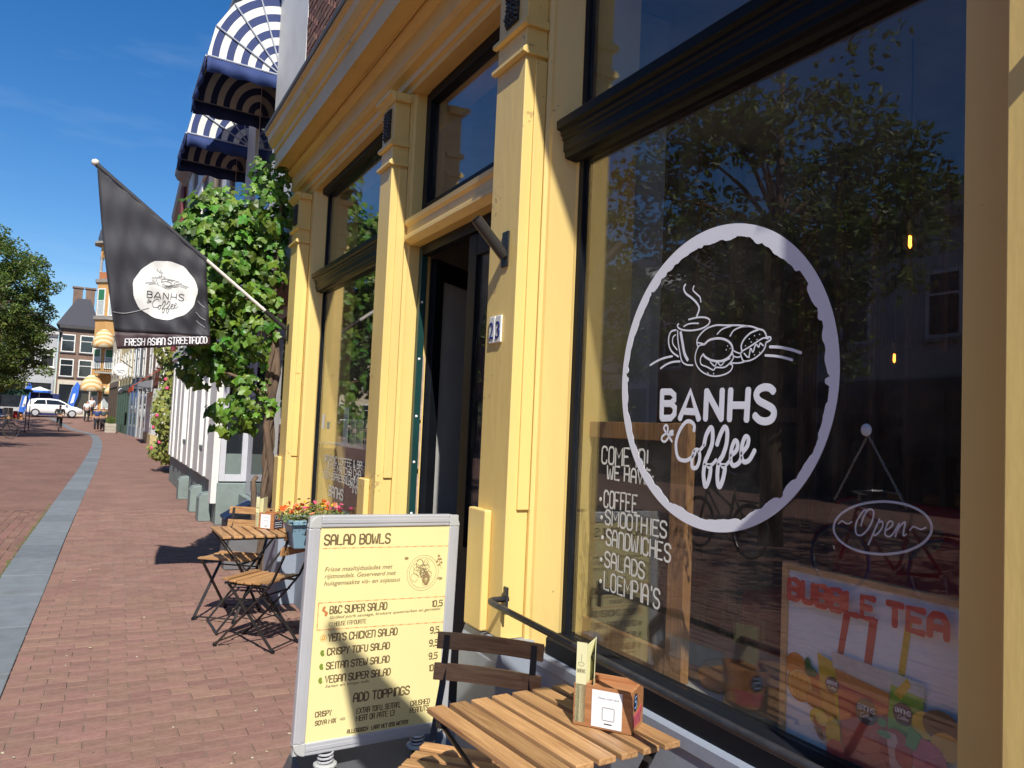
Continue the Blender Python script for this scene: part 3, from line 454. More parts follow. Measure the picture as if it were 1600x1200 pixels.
# shop windows
def window(y0,y1,zbot=.79,ztop=3.575,bar=True,upper=True,right=True):
    f=MB(); 
    w_=MB().box(1.715,1.722,y0+.001,y1-.001,ztop-.08,ztop-.002).build('window_frame',BLK,cafe)
    for a,b in ((y0,y0+.035),(y1-.035,y1)): MB().box(1.668,1.715,a,b,zbot-.01,ztop-.0605).build('stile',BLK,w_,bevel=.004)
    MB().py([(1.62,ztop-.001),(1.62,ztop-.045),(1.66,ztop-.06),(1.715,ztop-.06),(1.715,ztop-.001)],y0,y1).build('head_rail',BLK,w_,bevel=.003)
    MB().py([(1.60,.712),(1.60,.770),(1.612,.780),(1.66,.785),(1.715,.787),(1.715,.712)],y0,y1).build('sill',BLK,w_,bevel=.003)
    if bar:
        MB().py([(1.715,2.665),(1.66,2.665),(1.645,2.675),(1.62,2.68),(1.618,2.70),(1.61,2.708),(1.61,2.745),(1.603,2.752),(1.603,2.762),(1.594,2.77),(1.592,2.784),(1.575,2.79),(1.573,2.822),(1.58,2.83),(1.66,2.872),(1.715,2.876)],y0+.005,y1+.035).build('transom_bar',BLK,w_,bevel=.0015)
    MB().box(XG-.002,XG+.003,y0+.0355,y1-.0355,.7875,(2.664 if bar else ztop-.061)).build('window_pane',GLASS,w_)
    if bar: MB().box(XG-.002,XG+.003,y0+.0355,y1-.0355,2.8775,ztop-.061).build('upper_pane',GLASS,w_)
    return w_
W3=window(.99,2.67); W1=window(4.76,6.77)
# ------------------------------------------------------------------ door
hd=MB().py([(1.56,2.665),(1.56,2.69),(1.575,2.70),(1.575,2.745),(1.56,2.76),(1.558,2.785),(1.60,2.81),(1.72,2.83),(1.72,2.64),(1.60,2.64)],3.117,4.429).build('door_head',YELH,cafe,bevel=.002)
f=MB().box(1.66,1.72,3.117,3.185,2.832,3.574).box(1.66,1.72,4.36,4.429,2.832,3.574).box(1.66,1.72,3.185,4.36,2.832,2.89).box(1.655,1.72,3.185,4.36,3.51,3.574)
tf=f.build('transom_window_frame',BLK,cafe,bevel=.004); MB().box(1.688,1.693,3.185,4.36,2.89,3.51).build('window_pane',GLASS,tf)
DGR=mat('bluegreen_jamb_paint',(.008,.045,.043),.35,var=.15); DG2=mat('old_primer_wood',(.50,.36,.27),.8,var=.3,scale=15)
dj=MB().box(1.66,1.70,4.385,4.4295,.17,2.639).build('door_jamb',DGR,cafe,bevel=.003)
for z in (.6,1.05,1.35,1.62,1.96,2.3): MB().lathe([(.008,0),(.008,.003),(.004,.006)],(1.675,4.3845,z),10,(0,-1,0)).build('screw_cap',WHITEP,dj)
st=MB(); 
for a,b in ((.25,.9),(.93,1.28),(1.31,1.58),(1.60,1.98)): st.box(1.7015,1.712,4.3895,4.41,a,b)
st.build('bare_strip',DG2,dj)
MB().box(1.66,1.72,3.117,3.16,.17,2.639).box(1.66,1.72,3.16,4.385,2.58,2.639).build('door_frame',BLK,cafe,bevel=.003)
MB().box(1.50,1.80,3.118,4.418,0,.165).build('door_step',GREYP,cafe,bevel=.01)
def leaf_door(hx,hy,ang,wd,label):
    z0,z1=.18,2.575
    d=bpy.data.objects.new('door_leaf',None)
    m=MB(); m.box(0,wd,-.02,.02,z0,z0+.75).box(0,.10,-.02,.02,z0+.75,z1).box(wd-.10,wd,-.02,.02,z0+.75,z1).box(.10,wd-.10,-.02,.02,z1-.12,z1).box(.10,wd-.10,-.028,.028,z0+.75,z0+.79)
    m.box(.12,wd-.12,-.026,.026,z0+.12,z0+.6)
    M=Matrix.Translation((hx,hy,0))@Matrix.Rotation(ang,4,'Z'); m.xf(M)
    o=m.build('door_leaf',BLK,cafe,bevel=.004,label=label)
    MB().box(.10,wd-.10,-.003,.003,z0+.79,z1-.12).xf(M).build('door_pane',DG if label.startswith('open') else GLASS,o)
    MB().tube([(wd-.05,-.02,1.05),(wd-.05,-.07,1.05),(wd-.15,-.07,1.05)],.009,8).xf(M).build('handle',STEELH,o)
    return o
STEELH=mat('brushed_handle',(.5,.5,.5),.3,metal=.9,var=.05)
DG=mat('grey_frosted_pane',(.55,.55,.54),.45,var=.08,bump=.02)  # one even grey for the open leaf's pane
leaf_door(1.745,4.40,math.atan2(.6,.8),.66,'open black door leaf folded back into the cafe')
leaf_door(1.70,3.165,R(90),.585,'closed narrow black door leaf')
# ------------------------------------------------------------------ upper storey: brick wall and window
UB=brickmat('upper_brick_wall',(.22,.105,.075),(.17,.085,.065),(.30,.26,.22),.21,.066,.010)
MB().box(1.66,1.95,-1.2,4.4,4.2,8.0).build('upper_wall',UB,cafe)
MB().box(1.60,1.95,6.13,7.49,4.2,8.0).build('wall_core',mat('mortar',(.30,.27,.23),.95),cafe)
MB().box(1.66,1.95,4.4,6.13,5.9,8.0).build('wall_over_window',UB,cafe)
UBR=mat('wall_brick',(.20,.10,.075),.85,var=.25,scale=25,bump=.8,bscale=70,rnd=.28)
bp0=MB().box(-.045,.055,-.1,.1,-.0275,.0275).build('brick',UBR,cafe,bevel=.003); first=True; nb=0
for r in range(24):
    z=4.30+.066*r; y=6.14+(.105 if r%2 else 0)
    cells=[]
    if r%2: cells.append((6.14+.0475,.0475))
    while y+.2<7.49: cells.append((y+.1,.1)); y+=.21
    if 7.49-y>.06: cells.append(((y+7.485)/2,(7.485-y)/2))
    for yc,hw in cells:
        if first: o=bp0; first=False
        else: o=bp0.copy(); COL.objects.link(o)
        o.location=(1.60+random.uniform(-.003,.003),yc,z+.03); o.scale=(1,hw/.1,1); nb+=1
uw=MB().box(1.60,1.70,6.03,6.128,4.2,5.9).box(1.60,1.70,4.4,4.5,4.2,5.9).box(1.61,1.70,4.5,6.03,5.78,5.9).build('upper_window_frame',YEL,cafe,bevel=.005)
MB().box(1.585,1.60,6.05,6.11,4.2,5.9).build('moulding',YEL,uw,bevel=.003)
MB().box(1.67,1.675,4.5,6.03,4.2,5.78).build('window_pane',DGLASS,uw)
# ------------------------------------------------------------------ room behind the glass
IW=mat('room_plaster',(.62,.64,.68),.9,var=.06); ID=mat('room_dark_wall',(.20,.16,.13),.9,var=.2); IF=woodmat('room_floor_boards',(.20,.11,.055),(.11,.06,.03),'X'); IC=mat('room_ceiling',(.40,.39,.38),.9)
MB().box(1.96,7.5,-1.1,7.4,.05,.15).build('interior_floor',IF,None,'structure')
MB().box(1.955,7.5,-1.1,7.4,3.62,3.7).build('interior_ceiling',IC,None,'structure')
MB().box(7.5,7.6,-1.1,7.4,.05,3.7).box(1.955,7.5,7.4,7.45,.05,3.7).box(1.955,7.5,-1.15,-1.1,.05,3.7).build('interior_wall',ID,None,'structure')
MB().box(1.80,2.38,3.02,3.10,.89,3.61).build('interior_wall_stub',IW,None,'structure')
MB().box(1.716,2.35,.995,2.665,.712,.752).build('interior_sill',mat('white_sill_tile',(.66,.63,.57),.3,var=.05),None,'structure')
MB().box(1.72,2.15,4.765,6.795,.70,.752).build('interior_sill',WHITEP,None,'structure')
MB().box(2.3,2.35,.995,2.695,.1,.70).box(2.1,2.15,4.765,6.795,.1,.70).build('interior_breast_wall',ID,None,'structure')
# timber partition with posts and boards
pt=thing('timber_partition','brown timber frame partition standing inside the big window by its left edge','partition',(1.78,2.4,.752))
MB().box(1.765,1.80,2.07,2.155,.753,1.62).build('post',WOOD,pt,bevel=.003); MB().box(1.767,1.798,2.156,2.69,1.555,1.618).build('top_rail',WOOD,pt,bevel=.003)
MB().box(1.767,1.798,2.156,2.69,.755,.84).build('bottom_rail',WOOD,pt,bevel=.003); MB().box(1.785,1.795,2.156,2.69,.8405,1.5545).build('panel',mat('dark_slate_board',(.045,.042,.038),.7),pt)
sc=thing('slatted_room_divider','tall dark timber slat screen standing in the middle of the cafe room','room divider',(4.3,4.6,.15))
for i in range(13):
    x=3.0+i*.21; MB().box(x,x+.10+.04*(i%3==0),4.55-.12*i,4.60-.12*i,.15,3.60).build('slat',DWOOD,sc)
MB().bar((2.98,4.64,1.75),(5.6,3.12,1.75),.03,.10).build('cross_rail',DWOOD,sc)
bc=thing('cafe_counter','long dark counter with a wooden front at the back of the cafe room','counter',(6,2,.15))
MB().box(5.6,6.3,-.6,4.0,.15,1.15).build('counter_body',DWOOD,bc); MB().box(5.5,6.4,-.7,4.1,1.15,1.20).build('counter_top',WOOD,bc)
MB().box(7.2,7.45,-.5,3.6,1.6,1.64).build('wall_shelf',WOOD,bc)
rs=thing('red_armchair','dark red velvet armchair inside the cafe behind the round window logo','armchair',(3.1,2.4,.15))
RV=mat('red_velvet',(.38,.012,.014),.9,var=.2)
MB().box(2.8,3.5,2.1,2.8,.35,.62).build('seat',RV,rs,bevel=.05); MB().box(3.38,3.55,2.05,2.85,.62,1.30).build('backrest',RV,rs,bevel=.06); MB().box(2.8,3.4,2.74,2.88,.60,.85).build('armrest',RV,rs,bevel=.04); MB().box(2.8,3.4,2.02,2.14,.60,.85).build('armrest',RV,rs,bevel=.04)
for x in (2.85,3.45):
    for y in (2.15,2.75): MB().box(x-.02,x+.02,y-.02,y+.02,.15,.35).build('leg',DWOOD,rs)
def pendant(x,y,z,label):
    t=thing('pendant_lamp',label,'lamp',(x,y,3.6),group='bare bulb pendant lamps in the cafe')
    MB().tube([(x,y,3.61),(x,y,z+.10)],.004,6).build('cord',STEEL,t); MB().lathe([(.012,.05),(.016,.09),(.012,.11)],(x,y,z),10).build('socket',mat('brass',(.5,.33,.1),.35,metal=.9),t)
    MB().lathe([(.004,-.05),(.028,-.035),(.036,-.005),(.028,.025),(.012,.05)],(x,y,z),14).build('bulb_glass',GLASS,t,smooth=True)
    MB().tube([(x-.006,y,z+.03),(x-.008,y,z-.02),(x,y,z-.03),(x+.008,y,z-.02),(x+.006,y,z+.03)],.0035,6).build('filament',BULB,t)
pendant(3.5,2.5,2.58,'glowing bare bulb hanging high right of the window logo'); pendant(5.0,3.68,2.19,'small glowing bulb hanging deep in the room below the other')
pendant(6.3,3.3,2.1,'tiny glowing bulb near the right edge of the big window')
pc=thing('wall_picture','dark board leaning high across the room behind the logo','board',(4.6,3.2,1.2))
MB().box(4.2,5.6,3.0,3.03,1.5,2.15).build('panel',mat('brown_board',(.15,.105,.08),.8),pc); 
# things on the window sill
cb_=thing('round_serving_board','round wooden board lying on the white window sill inside','serving board',(1.93,1.72,.752))
MB().lathe([(.155,0),(.16,.004),(.16,.016),(.155,.02)],(1.90,1.78,.753),28).build('board',WOOD,cb_,bevel=0)
cb2=thing('large_round_board','bigger round wooden board lying on the sill beside the poster','serving board',(1.95,1.42,.752))
MB().lathe([(.18,0),(.185,.004),(.185,.014),(.18,.018)],(1.96,1.36,.7525),28).build('board',WOOD,cb2)
sh=thing('brown_leather_cushion','small brown leather cushion on the sill beside the timber post','cushion',(1.9,2.16,.752))
MB().lathe([(.02,0),(.09,.01),(.10,.04),(.085,.075),(.02,.09)],(1.90,1.99,.753),14).build('cushion',mat('tan_leather',(.33,.12,.04),.5),sh,smooth=True)
# ------------------------------------------------------------------ lettering on the glass (white vinyl)
VIN=mat('white_vinyl',(.84,.87,.95),.55,var=.02,bump=0)
GX=XG-.0035; GO=(GX,0,0); GU=(0,-1,0); GV=(0,0,1); GN=(-1,0,0)
lg=thing('round_window_logo','large round white cafe logo stuck on the big window','window sticker',(XG,1.866,1.76))
mb=MB(); N=420; cy,cz,ro=1.866,1.762,.473; A=[];
random.seed(3)
bump=[0]*N
for k in range(110):
    c=random.randrange(N); wd=random.randint(2,7); hh=random.uniform(.005,.017)
    for j in range(-wd,wd+1): bump[(c+j)%N]=max(bump[(c+j)%N],hh*math.sqrt(max(0,1-(j/wd)**2)))
for i in range(N):
    t=2*math.pi*i/N; th=.022+.004*math.sin(t-.35)**2+.014*max(0,math.cos(t-R(55)))+bump[i]*.95+random.uniform(-.0008,.0008)
    for rr_ in (ro,ro-th):
        for x in (GX,GX-.0008): A.append((x,cy-math.cos(t)*rr_,cz+math.sin(t)*rr_))
F=[]
for i in range(N):
    a=4*i;b=4*((i+1)%N)
    F+=[(a,b,b+1,a+1),(a+2,a+3,b+3,b+2),(a+1,b+1,b+3,a+3),(a,a+2,b+2,b)]
mb.add(A,F); mb.build('ring',VIN,lg)
def vin(lst,name,par,m=VIN,sx=0,k=1,y0=0,dx=0):
    mb=MB()
    for wd,pts in lst: mb.stroke([(-a,b) for a,b in pts],wd*k,(GX+dx,0,0),GU,GV,GN,.00012,smooth=len(pts)>2)
    return mb.build(name,m,par)
vin(ART['LOGO'],'cup_and_sandwich_drawing',lg,k=1.35)
mb=MB()
for wd,pts in ART['BANHS']: mb.stroke([(-a,b) for a,b in pts],.0225,(GX,0,0),GU,GV,GN,.00012,smooth=len(pts)>6,n=8)
mb.build('lettering',VIN,lg)
vin(ART['COFFEE'],'script_lettering',lg,k=1.3)
# painted list
PNT=mat('white_paint_pen',(.72,.72,.66),.7,var=.1)
wl=thing('window_menu_lettering','white hand painted drinks and food list at the lower left of the big window','window lettering',(XG,2.25,1.25))
for t,y0,y1,z,h in (('COME IN!',2.4495,2.175,1.46,.062),('WE HAVE:',2.4145,2.143,1.405,.048),('COFFEE',2.425,2.23,1.303,.060),('SMOOTHIES',2.414,2.064,1.24,.052),('SANDWICHES',2.404,2.04,1.166,.056),('SALADS',2.407,2.172,1.086,.054),("LOEMPIA'S",2.4054,2.09,1.004,.062)):
    scribe(MB(),t,-y0,-y1,z,h,GO,GU,GV,GN,.0078,.00015,jit=.035).build('lettering',PNT,wl)
    if h!=.062 and h!=.048 or t[0]=='L': MB().lathe([(.008,0),(.007,.001)],(GX,y0+.025,z+h*.4),10,(-1,0,0)).build('dot',PNT,wl)
w2=thing('side_window_lettering','white hand painted coffee lines at the foot of the far window','window lettering',(XG,5.8,1.1))
for t,y0,y1,z,h in (('ORGANIC COFFEE & BREAKFAST',6.45,5.0,1.236,.052),('LATTE MATCHA CHAI LATTE',6.4,5.05,1.172,.05),('ICED ESPRESSO HOT CHOCOLATE',6.45,5.0,1.106,.05)):
    scribe(MB(),t,-y0,-y1,z,h,GO,GU,GV,GN,.0085,.0007,jit=.03).build('lettering',PNT,w2)
mb=MB(); scribe(mb,'BANHS',-6.25,-5.85,.975,.075,GO,GU,GV,GN,.013); 
s=.62
for wd,pts in ART['COFFEE'][:-1]: mb.stroke([(-(a-1.9)*1.25-5.62,(b-1.35)*s+1.01) for a,b in pts],wd*.8,GO,GU,GV,GN,.0007)
mb.build('lettering',PNT,w2)
MB().box(XG+.012,XG+.16,4.83,6.72,1.375,1.387).build('shelf',GLASSW:=mat('white_shelf',(.7,.72,.72),.3),thing('display_shelf','thin white shelf inside the far window above the painted lines','shelf',(1.75,5.8,1.38)))
for i,(y,c,h,wd) in enumerate(((6.0,(.55,.66,.68),.29,.13),(5.8,(.50,.62,.46),.20,.15),(5.62,(.50,.62,.46),.20,.15),(5.44,(.50,.62,.46),.20,.14))):
    t=thing('menu_card',['tall pale blue card standing on the far window shelf','first green menu card right of the tall blue card on the shelf','middle green menu card on the far window shelf','rightmost green menu card seen on the far window shelf'][i],'card',(1.73,y,1.388))
    MB().box(XG+.03,XG+.033,y-wd/2,y+wd/2,1.388,1.388+h).build('card',mat('card_%d'%i,c,.6),t)
    mb=MB()
    for k in range(12 if i else 3): mb.stroke([(-y-wd*.38,1.388+h*.9-k*h/14),(-y+wd*random.uniform(.1,.38),1.388+h*.9-k*h/14)],.004,(XG+.029,0,0),GU,GV,GN,.0005,smooth=False,n=4)
    mb.build('print',INK if i else WHITE,t)
st=tag(MB().box(GX-.001,GX,6.52,6.58,1.50,1.62).build('window_sticker',WHITE),'small white sticker at the left edge of the far window','sticker')
st=tag(MB().box(GX-.001,GX,6.36,6.42,1.50,1.56).build('window_sticker',mat('grey_sticker',(.3,.4,.36),.6)),'small grey sticker right of the white one in the far window','sticker')
# ------------------------------------------------------------------ open sign
os_=thing('open_sign','oval black sign reading Open hanging by a chain behind the glass','sign',(1.70,1.30,1.37))
ox=1.704; k_=1.704/1.675; R0=ART['OPENRING'][0][1][:-1]; oc=(sum(p[0] for p in R0)/len(R0)*k_,1.58+(sum(p[1] for p in R0)/len(R0)-1.58)*k_)
ell=[(oc[0]+.158*math.cos(2*math.pi*i/40),oc[1]+.073*math.sin(2*math.pi*i/40)) for i in range(40)]
MB().px([(y,z) for y,z in ell],ox,ox+.003).build('plate',mat('clear_black_acrylic',(.012,.012,.014),.12,var=0,bump=0),os_)
OX=(ox-.0005,0,0); VB=mat('pale_blue_print',(.80,.84,.95),.5,var=0,bump=0)
k=1.704/1.675
def sc_(pts): return [(-(a*k),1.58+(b-1.58)*k) for a,b in pts]
mb=MB(); [mb.stroke(sc_(p),wd,OX,GU,GV,GN,.0005) for wd,p in ART['OPENRING']]; mb.build('rim',VB,os_)
mb=MB(); [mb.stroke(sc_(p),wd,OX,GU,GV,GN,.0005) for wd,p in ART['OPEN']]; mb.build('lettering',VB,os_)
mb=MB()
for ye in (1.42,1.215):
    a=Vector((1.702,1.322,1.60)); b=Vector((1.704,ye,1.43)); n=26
    for i in range(n):
        p=a.lerp(b,(i+.5)/n); d=(b-a).normalized()*.0052; q=Vector((1,0,0)) if i%2 else d.cross(Vector((1,0,0))).normalized()
        q=q*.0026; mb.tube([p-d,p-d*.5+q,p+d*.5+q,p+d,p+d*.5-q,p-d*.5-q],.0007,4,closed=True)
mb.build('chain',mat('chain_metal',(.4,.38,.34),.4,metal=.8),os_)
MB().lathe([(.016,0),(.013,.003),(.006,.006)],(1.695,1.322,1.612),14,(-1,0,0)).build('suction_hook',VB,os_)
# ------------------------------------------------------------------ bubble tea poster
bp_=thing('bubble_tea_poster','framed BUBBLE TEA poster with cups and fruit standing inside the window','poster',(1.74,1.25,.753))
fo=lambda y0,y1,z0,z1: MB().box(1.718,1.738,y0,y1,z0,z1)
y1_,y0_,zt,zb=1.603,.92,1.24,.756
for a in ((y1_-.02,y1_,zb,zt),(y0_,y0_+.02,zb,zt),(y0_+.02,y1_-.02,zt-.017,zt),(y0_+.02,y1_-.02,zb,zb+.017)): fo(*a).build('frame_bar',WOOD if 0 else woodmat('light_frame',(.62,.38,.18),(.5,.28,.12),'Y'),bp_,bevel=.002)
MB().box(1.726,1.734,y0_+.02,y1_-.02,zb+.017,zt-.017).build('sheet',mat('pale_blue_sheet',(.84,.88,.92),.5,var=.12,scale=2,bump=0),bp_)
lay=[1.7258]
def flat(poly,col,name='print',par=bp_,th=.0004,rough=.5):
    lay[0]-=.00035; x=lay[0]
    mm=PC.get(col) or PC.setdefault(col,mat('print_%d'%len(PC),col,rough,var=.12,scale=30,bump=0))
    return MB().px(poly,x-th,x).build(name,mm,par)
PC={}
def circ(y,z,r,rz=None,n=18,ph=0): return [(y+r*math.cos(2*math.pi*i/n+ph),z+(rz or r)*math.sin(2*math.pi*i/n+ph)) for i in range(n)]
RED=(.62,.075,.045);YEO=(.75,.50,.03);ORG=(.80,.28,.04);GRN=(.28,.50,.05)
flat([(1.401,1.15),(1.38,1.15),(1.402,1.03),(1.42,1.03)],RED,'straw'); flat([(1.325,1.15),(1.302,1.15),(1.326,.97),(1.347,.97)],RED,'straw'); flat([(1.226,1.17),(1.21,1.17),(1.232,1.0),(1.25,1.0)],YEO,'straw')
flat(circ(1.551,.968,.035),ORG,'fruit'); flat(circ(1.50,.93,.045),(.72,.16,.04),'fruit')
flat(circ(1.536,.922,.044),ORG,'fruit'); flat(circ(1.536,.922,.038),(.85,.62,.25),'fruit'); flat(circ(1.536,.922,.035),(.82,.33,.05),'fruit')
for a in range(8): 
    t=a*math.pi/4; flat([(1.536,.922),(1.536+.033*math.cos(t),.922+.033*math.sin(t)),(1.536+.033*math.cos(t+.06),.922+.033*math.sin(t+.06))],(.9,.66,.3),'fruit_segment')
flat(circ(1.508,.985,.010,.018),(.05,.16,.03),'fruit_leaf'); flat(circ(1.497,.968,.020,.013),(.03,.14,.03),'fruit_leaf')
flat([(1.495,.90),(1.46,.905),(1.44,.84),(1.47,.83)],ORG,'fruit'); flat(circ(1.482,.90,.03,.022),(.75,.25,.06),'fruit')
flat([(1.476,1.025),(1.418,1.01),(1.394,.80),(1.452,.86)],YEO,'cup'); flat([(1.47,.96),(1.42,.94),(1.395,.81),(1.452,.865)],(.78,.33,.05),'cup')
flat([(1.43,1.04),(1.255,1.035),(1.262,.975),(1.425,1.0)],(.62,.62,.58),'cup_lid')
flat([(1.417,1.0),(1.262,.985),(1.262,.775),(1.385,.775)],(.60,.09,.06),'cup'); flat([(1.415,1.0),(1.262,.985),(1.264,.955),(1.412,.968)],(.72,.30,.08),'cup_foam')
flat([(1.262,1.04),(1.17,1.03),(1.172,1.0),(1.262,1.008)],(.56,.64,.60),'cup_lid')
flat([(1.258,1.008),(1.172,1.0),(1.182,.88),(1.266,.885)],GRN,'cup'); flat([(1.25,.99),(1.215,1.035),(1.205,1.02),(1.23,.98)],YEO,'cup_stripe')
for y,z,s in ((1.425,.955,.021),(1.322,.922,.031),(1.222,.95,.026)):
    flat(circ(y,z,s),(.055,.04,.045),'badge'); lay[0]-=.0006
    scribe(MB(),'BANHS',-y-s*.75,-y+s*.75,z+s*.05,s*.4,(lay[0],0,0),GU,GV,GN,.0022,.0004).build('badge_lettering',WHITE,bp_)
    ftext('Coffee',-y-s*.5,-y+s*.6,z-s*.5,s*.4,(lay[0],0,0),GU,GV,WHITE,bp_,.0004,.35,'badge_lettering'); lay[0]-=.0006
flat(circ(1.46,.862,.03,.024),YEO,'fruit'); flat(circ(1.445,.853,.033,.026),(.70,.20,.10),'fruit'); flat(circ(1.45,.862,.022,.016),(.82,.60,.12),'fruit')
flat([(1.475,.835),(1.45,.84),(1.44,.81),(1.455,.81)],(.12,.09,.05),'fruit_leaf'); flat(circ(1.415,.84,.022,.04),YEO,'fruit'); flat(circ(1.405,.80,.028,.026),(.66,.07,.06),'fruit')
flat(circ(1.165,.945,.032,.03),(.72,.48,.04),'fruit'); flat(circ(1.125,.955,.045,.035),(.20,.13,.06),'fruit'); flat(circ(1.11,.915,.04,.03),(.76,.42,.04),'fruit')
flat(circ(1.16,.875,.05,.04),(.62,.10,.18),'fruit'); flat(circ(1.235,.862,.045,.05),(.42,.03,.04),'fruit'); flat([(1.262,.90),(1.235,.90),(1.215,.83),(1.245,.80)],(.72,.42,.38),'fruit_flesh'); flat(circ(1.215,.86,.022,.03),(.50,.03,.05),'fruit')
flat(circ(1.272,.915,.012,.01),(.10,.30,.08),'fruit_leaf'); flat(circ(1.265,.89,.018,.008),(.12,.34,.10),'fruit_leaf'); flat([(1.20,.93),(1.17,.92),(1.185,.88),(1.21,.885)],(.12,.36,.08),'fruit_leaf')
lay[0]-=.0006
for t,a,b in (('BUBBLE',1.572,1.29),('TEA',1.27,1.105)):
    scribe(MB(),t,-a+.008,-b-.008,1.150,.050,(lay[0],0,0),GU,GV,GN,.0165,.0006).build('lettering',mat('red_title',(.70,.09,.05),.5,var=.08,scale=40,bump=0),bp_)
# ------------------------------------------------------------------ house number, brackets, rail
hn=thing('house_number_tile','white enamel house number 23 on the pilaster right of the door','sign',(XP,2.94,1.98))
EN=mat('white_enamel',(.80,.80,.76),.12,var=.03,bump=0,coat=.5,dirt=(.4,.22,.1),dirtamt=.3); BLU=mat('blue_enamel',(.02,.035,.17),.2,bump=0)
for y,c in ((2.985,'2'),(2.927,'3')):
    t=MB().box(XP-.010,XP-.001,y-.027,y+.027,1.93,2.045).build('tile',EN,hn,bevel=.004)
    ftext(c,-y-.018,-y+.018,1.948,.075,(XP-.0113,0,0),GU,GV,BLU,hn,.0012,0,'digit')
def holder(x,y,z,name,label,loc):
    t=thing(name,label,'flag bracket',loc)
    MB().box(x-.008,x-.001,y-.03,y+.03,z-.075,z+.075).build('wall_plate',STEEL,t,bevel=.003)
    a=Vector((x-.008,y,z-.03)); b=a+Vector((-.135,0,.135))
    MB().tube([a,b],.024,16).build('tube_socket',STEEL,t); MB().tube([b-Vector((.002,0,-.002)),b+Vector((-.004,0,.004))],.019,12).build('socket_mouth',BLK,t)
    return t
holder(XP,2.90,2.32,'flagpole_holder','empty dark steel flagpole socket on the pilaster above house number 23',(XP,2.90,2.3))
rl=thing('steel_window_rail','bent dark steel rail running low in front of the big window','rail',(1.43,1.9,.9))
MB().tube([(1.475,2.76,.908),(1.415,2.76,.908),(1.395,2.752,.907),(1.386,2.73,.906),(1.385,2.69,.905),(1.385,2.2,.899),(1.385,1.4,.890),(1.385,.95,.888),(1.39,.93,.888),(1.40,.915,.888),(1.42,.910,.888),(1.4395,.910,.888)],.0118,12).build('rail_bar',RAILM,rl,smooth=True)
MB().box(1.459,1.469,2.745,2.775,.85,.955).build('wall_plate',RAILM,rl,bevel=.002)
# ------------------------------------------------------------------ flags
FLM=mat('black_flag_cloth',(.028,.028,.036),.55,var=.15,scale=3,bump=.4,bscale=500,dirt=(.05,.05,.058),dirtamt=.6); FLR=mat('maroon_flag_band',(.055,.030,.034),.55,var=.15,bump=.4,bscale=500)
POLE=mat('white_pole',(.75,.70,.64),.4,var=.05)
def flag(Y,xt,zt,xb,zb,xe,ze,bl,brc,label):
    # pole: foot xb,zb -> tip xt,zt ; cloth hangs from the pole between tip and (xe,ze)
    t=thing('shop_flag',label,'flag',(xb,Y,zb))
    MB().tube([(xb,Y,zb),(xb+(xt-xb)*.125,Y,zb+(zt-zb)*.125)],.021,14).build('socket',STEEL,t)
    MB().box(XP-.008,XP-.001,Y-.03,Y+.03,zb-.10,zb+.05).build('wall_plate',STEEL,t,bevel=.003)
    MB().tube([(xb+(xt-xb)*.12,Y,zb+(zt-zb)*.12),(xt,Y,zt)],.0145,12).build('pole',POLE,t)
    MB().lathe([(.001,-.03),(.025,-.018),(.03,0),(.025,.018),(.001,.03)],(xt-.012,Y,zt+.016),14).build('pole_tip',POLE,t,smooth=True)
    # cloth grid
    NU,NV=30,40
    def P(u,v):
        tx=xt+(xe-xt)*u; tz=zt+(ze-zt)*u; bx=bl[0]+(brc[0]-bl[0])*u; bz=bl[1]+(brc[1]-bl[1])*u
        x=tx+(bx-tx)*v; z=tz+(bz-tz)*v
        yy=Y-.016*(1-v)+.035*v*math.sin(u*5.2+.6)*(.4+v)+.014*math.sin(u*17+v*7)*v+.006*math.sin(v*23+u*9)+.009*math.sin((u-v)*26+2*math.sin(u*6))*(.25+u)*(v*1.2)+.004*math.sin(u*41+v*13)
        x+=-.018*math.sin(v*3.1)*(1-u)
        return (x,yy,z)
    vb=.905
    for nm,m,va,vb_,n in (('cloth',FLM,0,vb,36),('lower_band',FLR,vb,1,5)):
        mb=MB()
        for j in range(n+1):
            for i in range(NU+1): mb.v.append(P(i/NU,va+(vb_-va)*j/n))
        for j in range(n):
            for i in range(NU): a=j*(NU+1)+i; mb.f.append((a,a+1,a+NU+2,a+NU+1))
        c=mb.build(nm,m,t,smooth=True); s=c.modifiers.new('cloth_thickness','SOLIDIFY'); s.thickness=.0015; s.offset=0
    hem=MB().tube([(xt+(xe-xt)*k/10,Y,zt+(ze-zt)*k/10) for k in range(11)],.021,12).build('pole_sleeve',FLM,t)
    return t,P
fl,FP=flag(7.12,-.12,3.545,1.455,2.36,.745,2.885,(.12,2.075),(.825,2.165),'black shop flag with a round white logo hanging from a slanted white pole')
# print on the flag follows the cloth: plane fitted just in front
yF=7.12
def onflag(mb):
    out=[]
    for x,y,z in mb.v:
        # invert the cloth map roughly: u from x at that height
        best=None
        u=min(max((x-.10)/.72,0),1)
        for _ in range(6):
            top=3.545+(2.885-3.545)*u; bot=2.075+(2.165-2.075)*u; v=(top-z)/(top-bot); v=min(max(v,0),1)
            px_=FP(u,v)[0]; u=min(max(u+(x-px_)/.78,0),1)
        out.append((x,FP(u,v)[1]-.003+y*3.2,z))
    mb.v=out; return mb
FO=(0,0,0);FU=(1,0,0);FV=(0,0,1);FN=(0,-1,0)
def PX(x,y): # centre table for flag print: (picture position measured on the cloth)
    return None
cx,cz,rx=.447,2.590,.245
ring=MB(); n=48; V=[(cx,-.0004,cz)]
RS=[.1*q for q in range(1,11)]
for rr_ in RS:
    for i in range(n):
        t=2*math.pi*i/n; k=rr_*(1+(.012*math.sin(7*t)+.010*math.sin(13*t+1) if rr_>.99 else 0)); V.append((cx+rx*k*math.cos(t),-.0004,cz+rx*1.0*k*math.sin(t)))
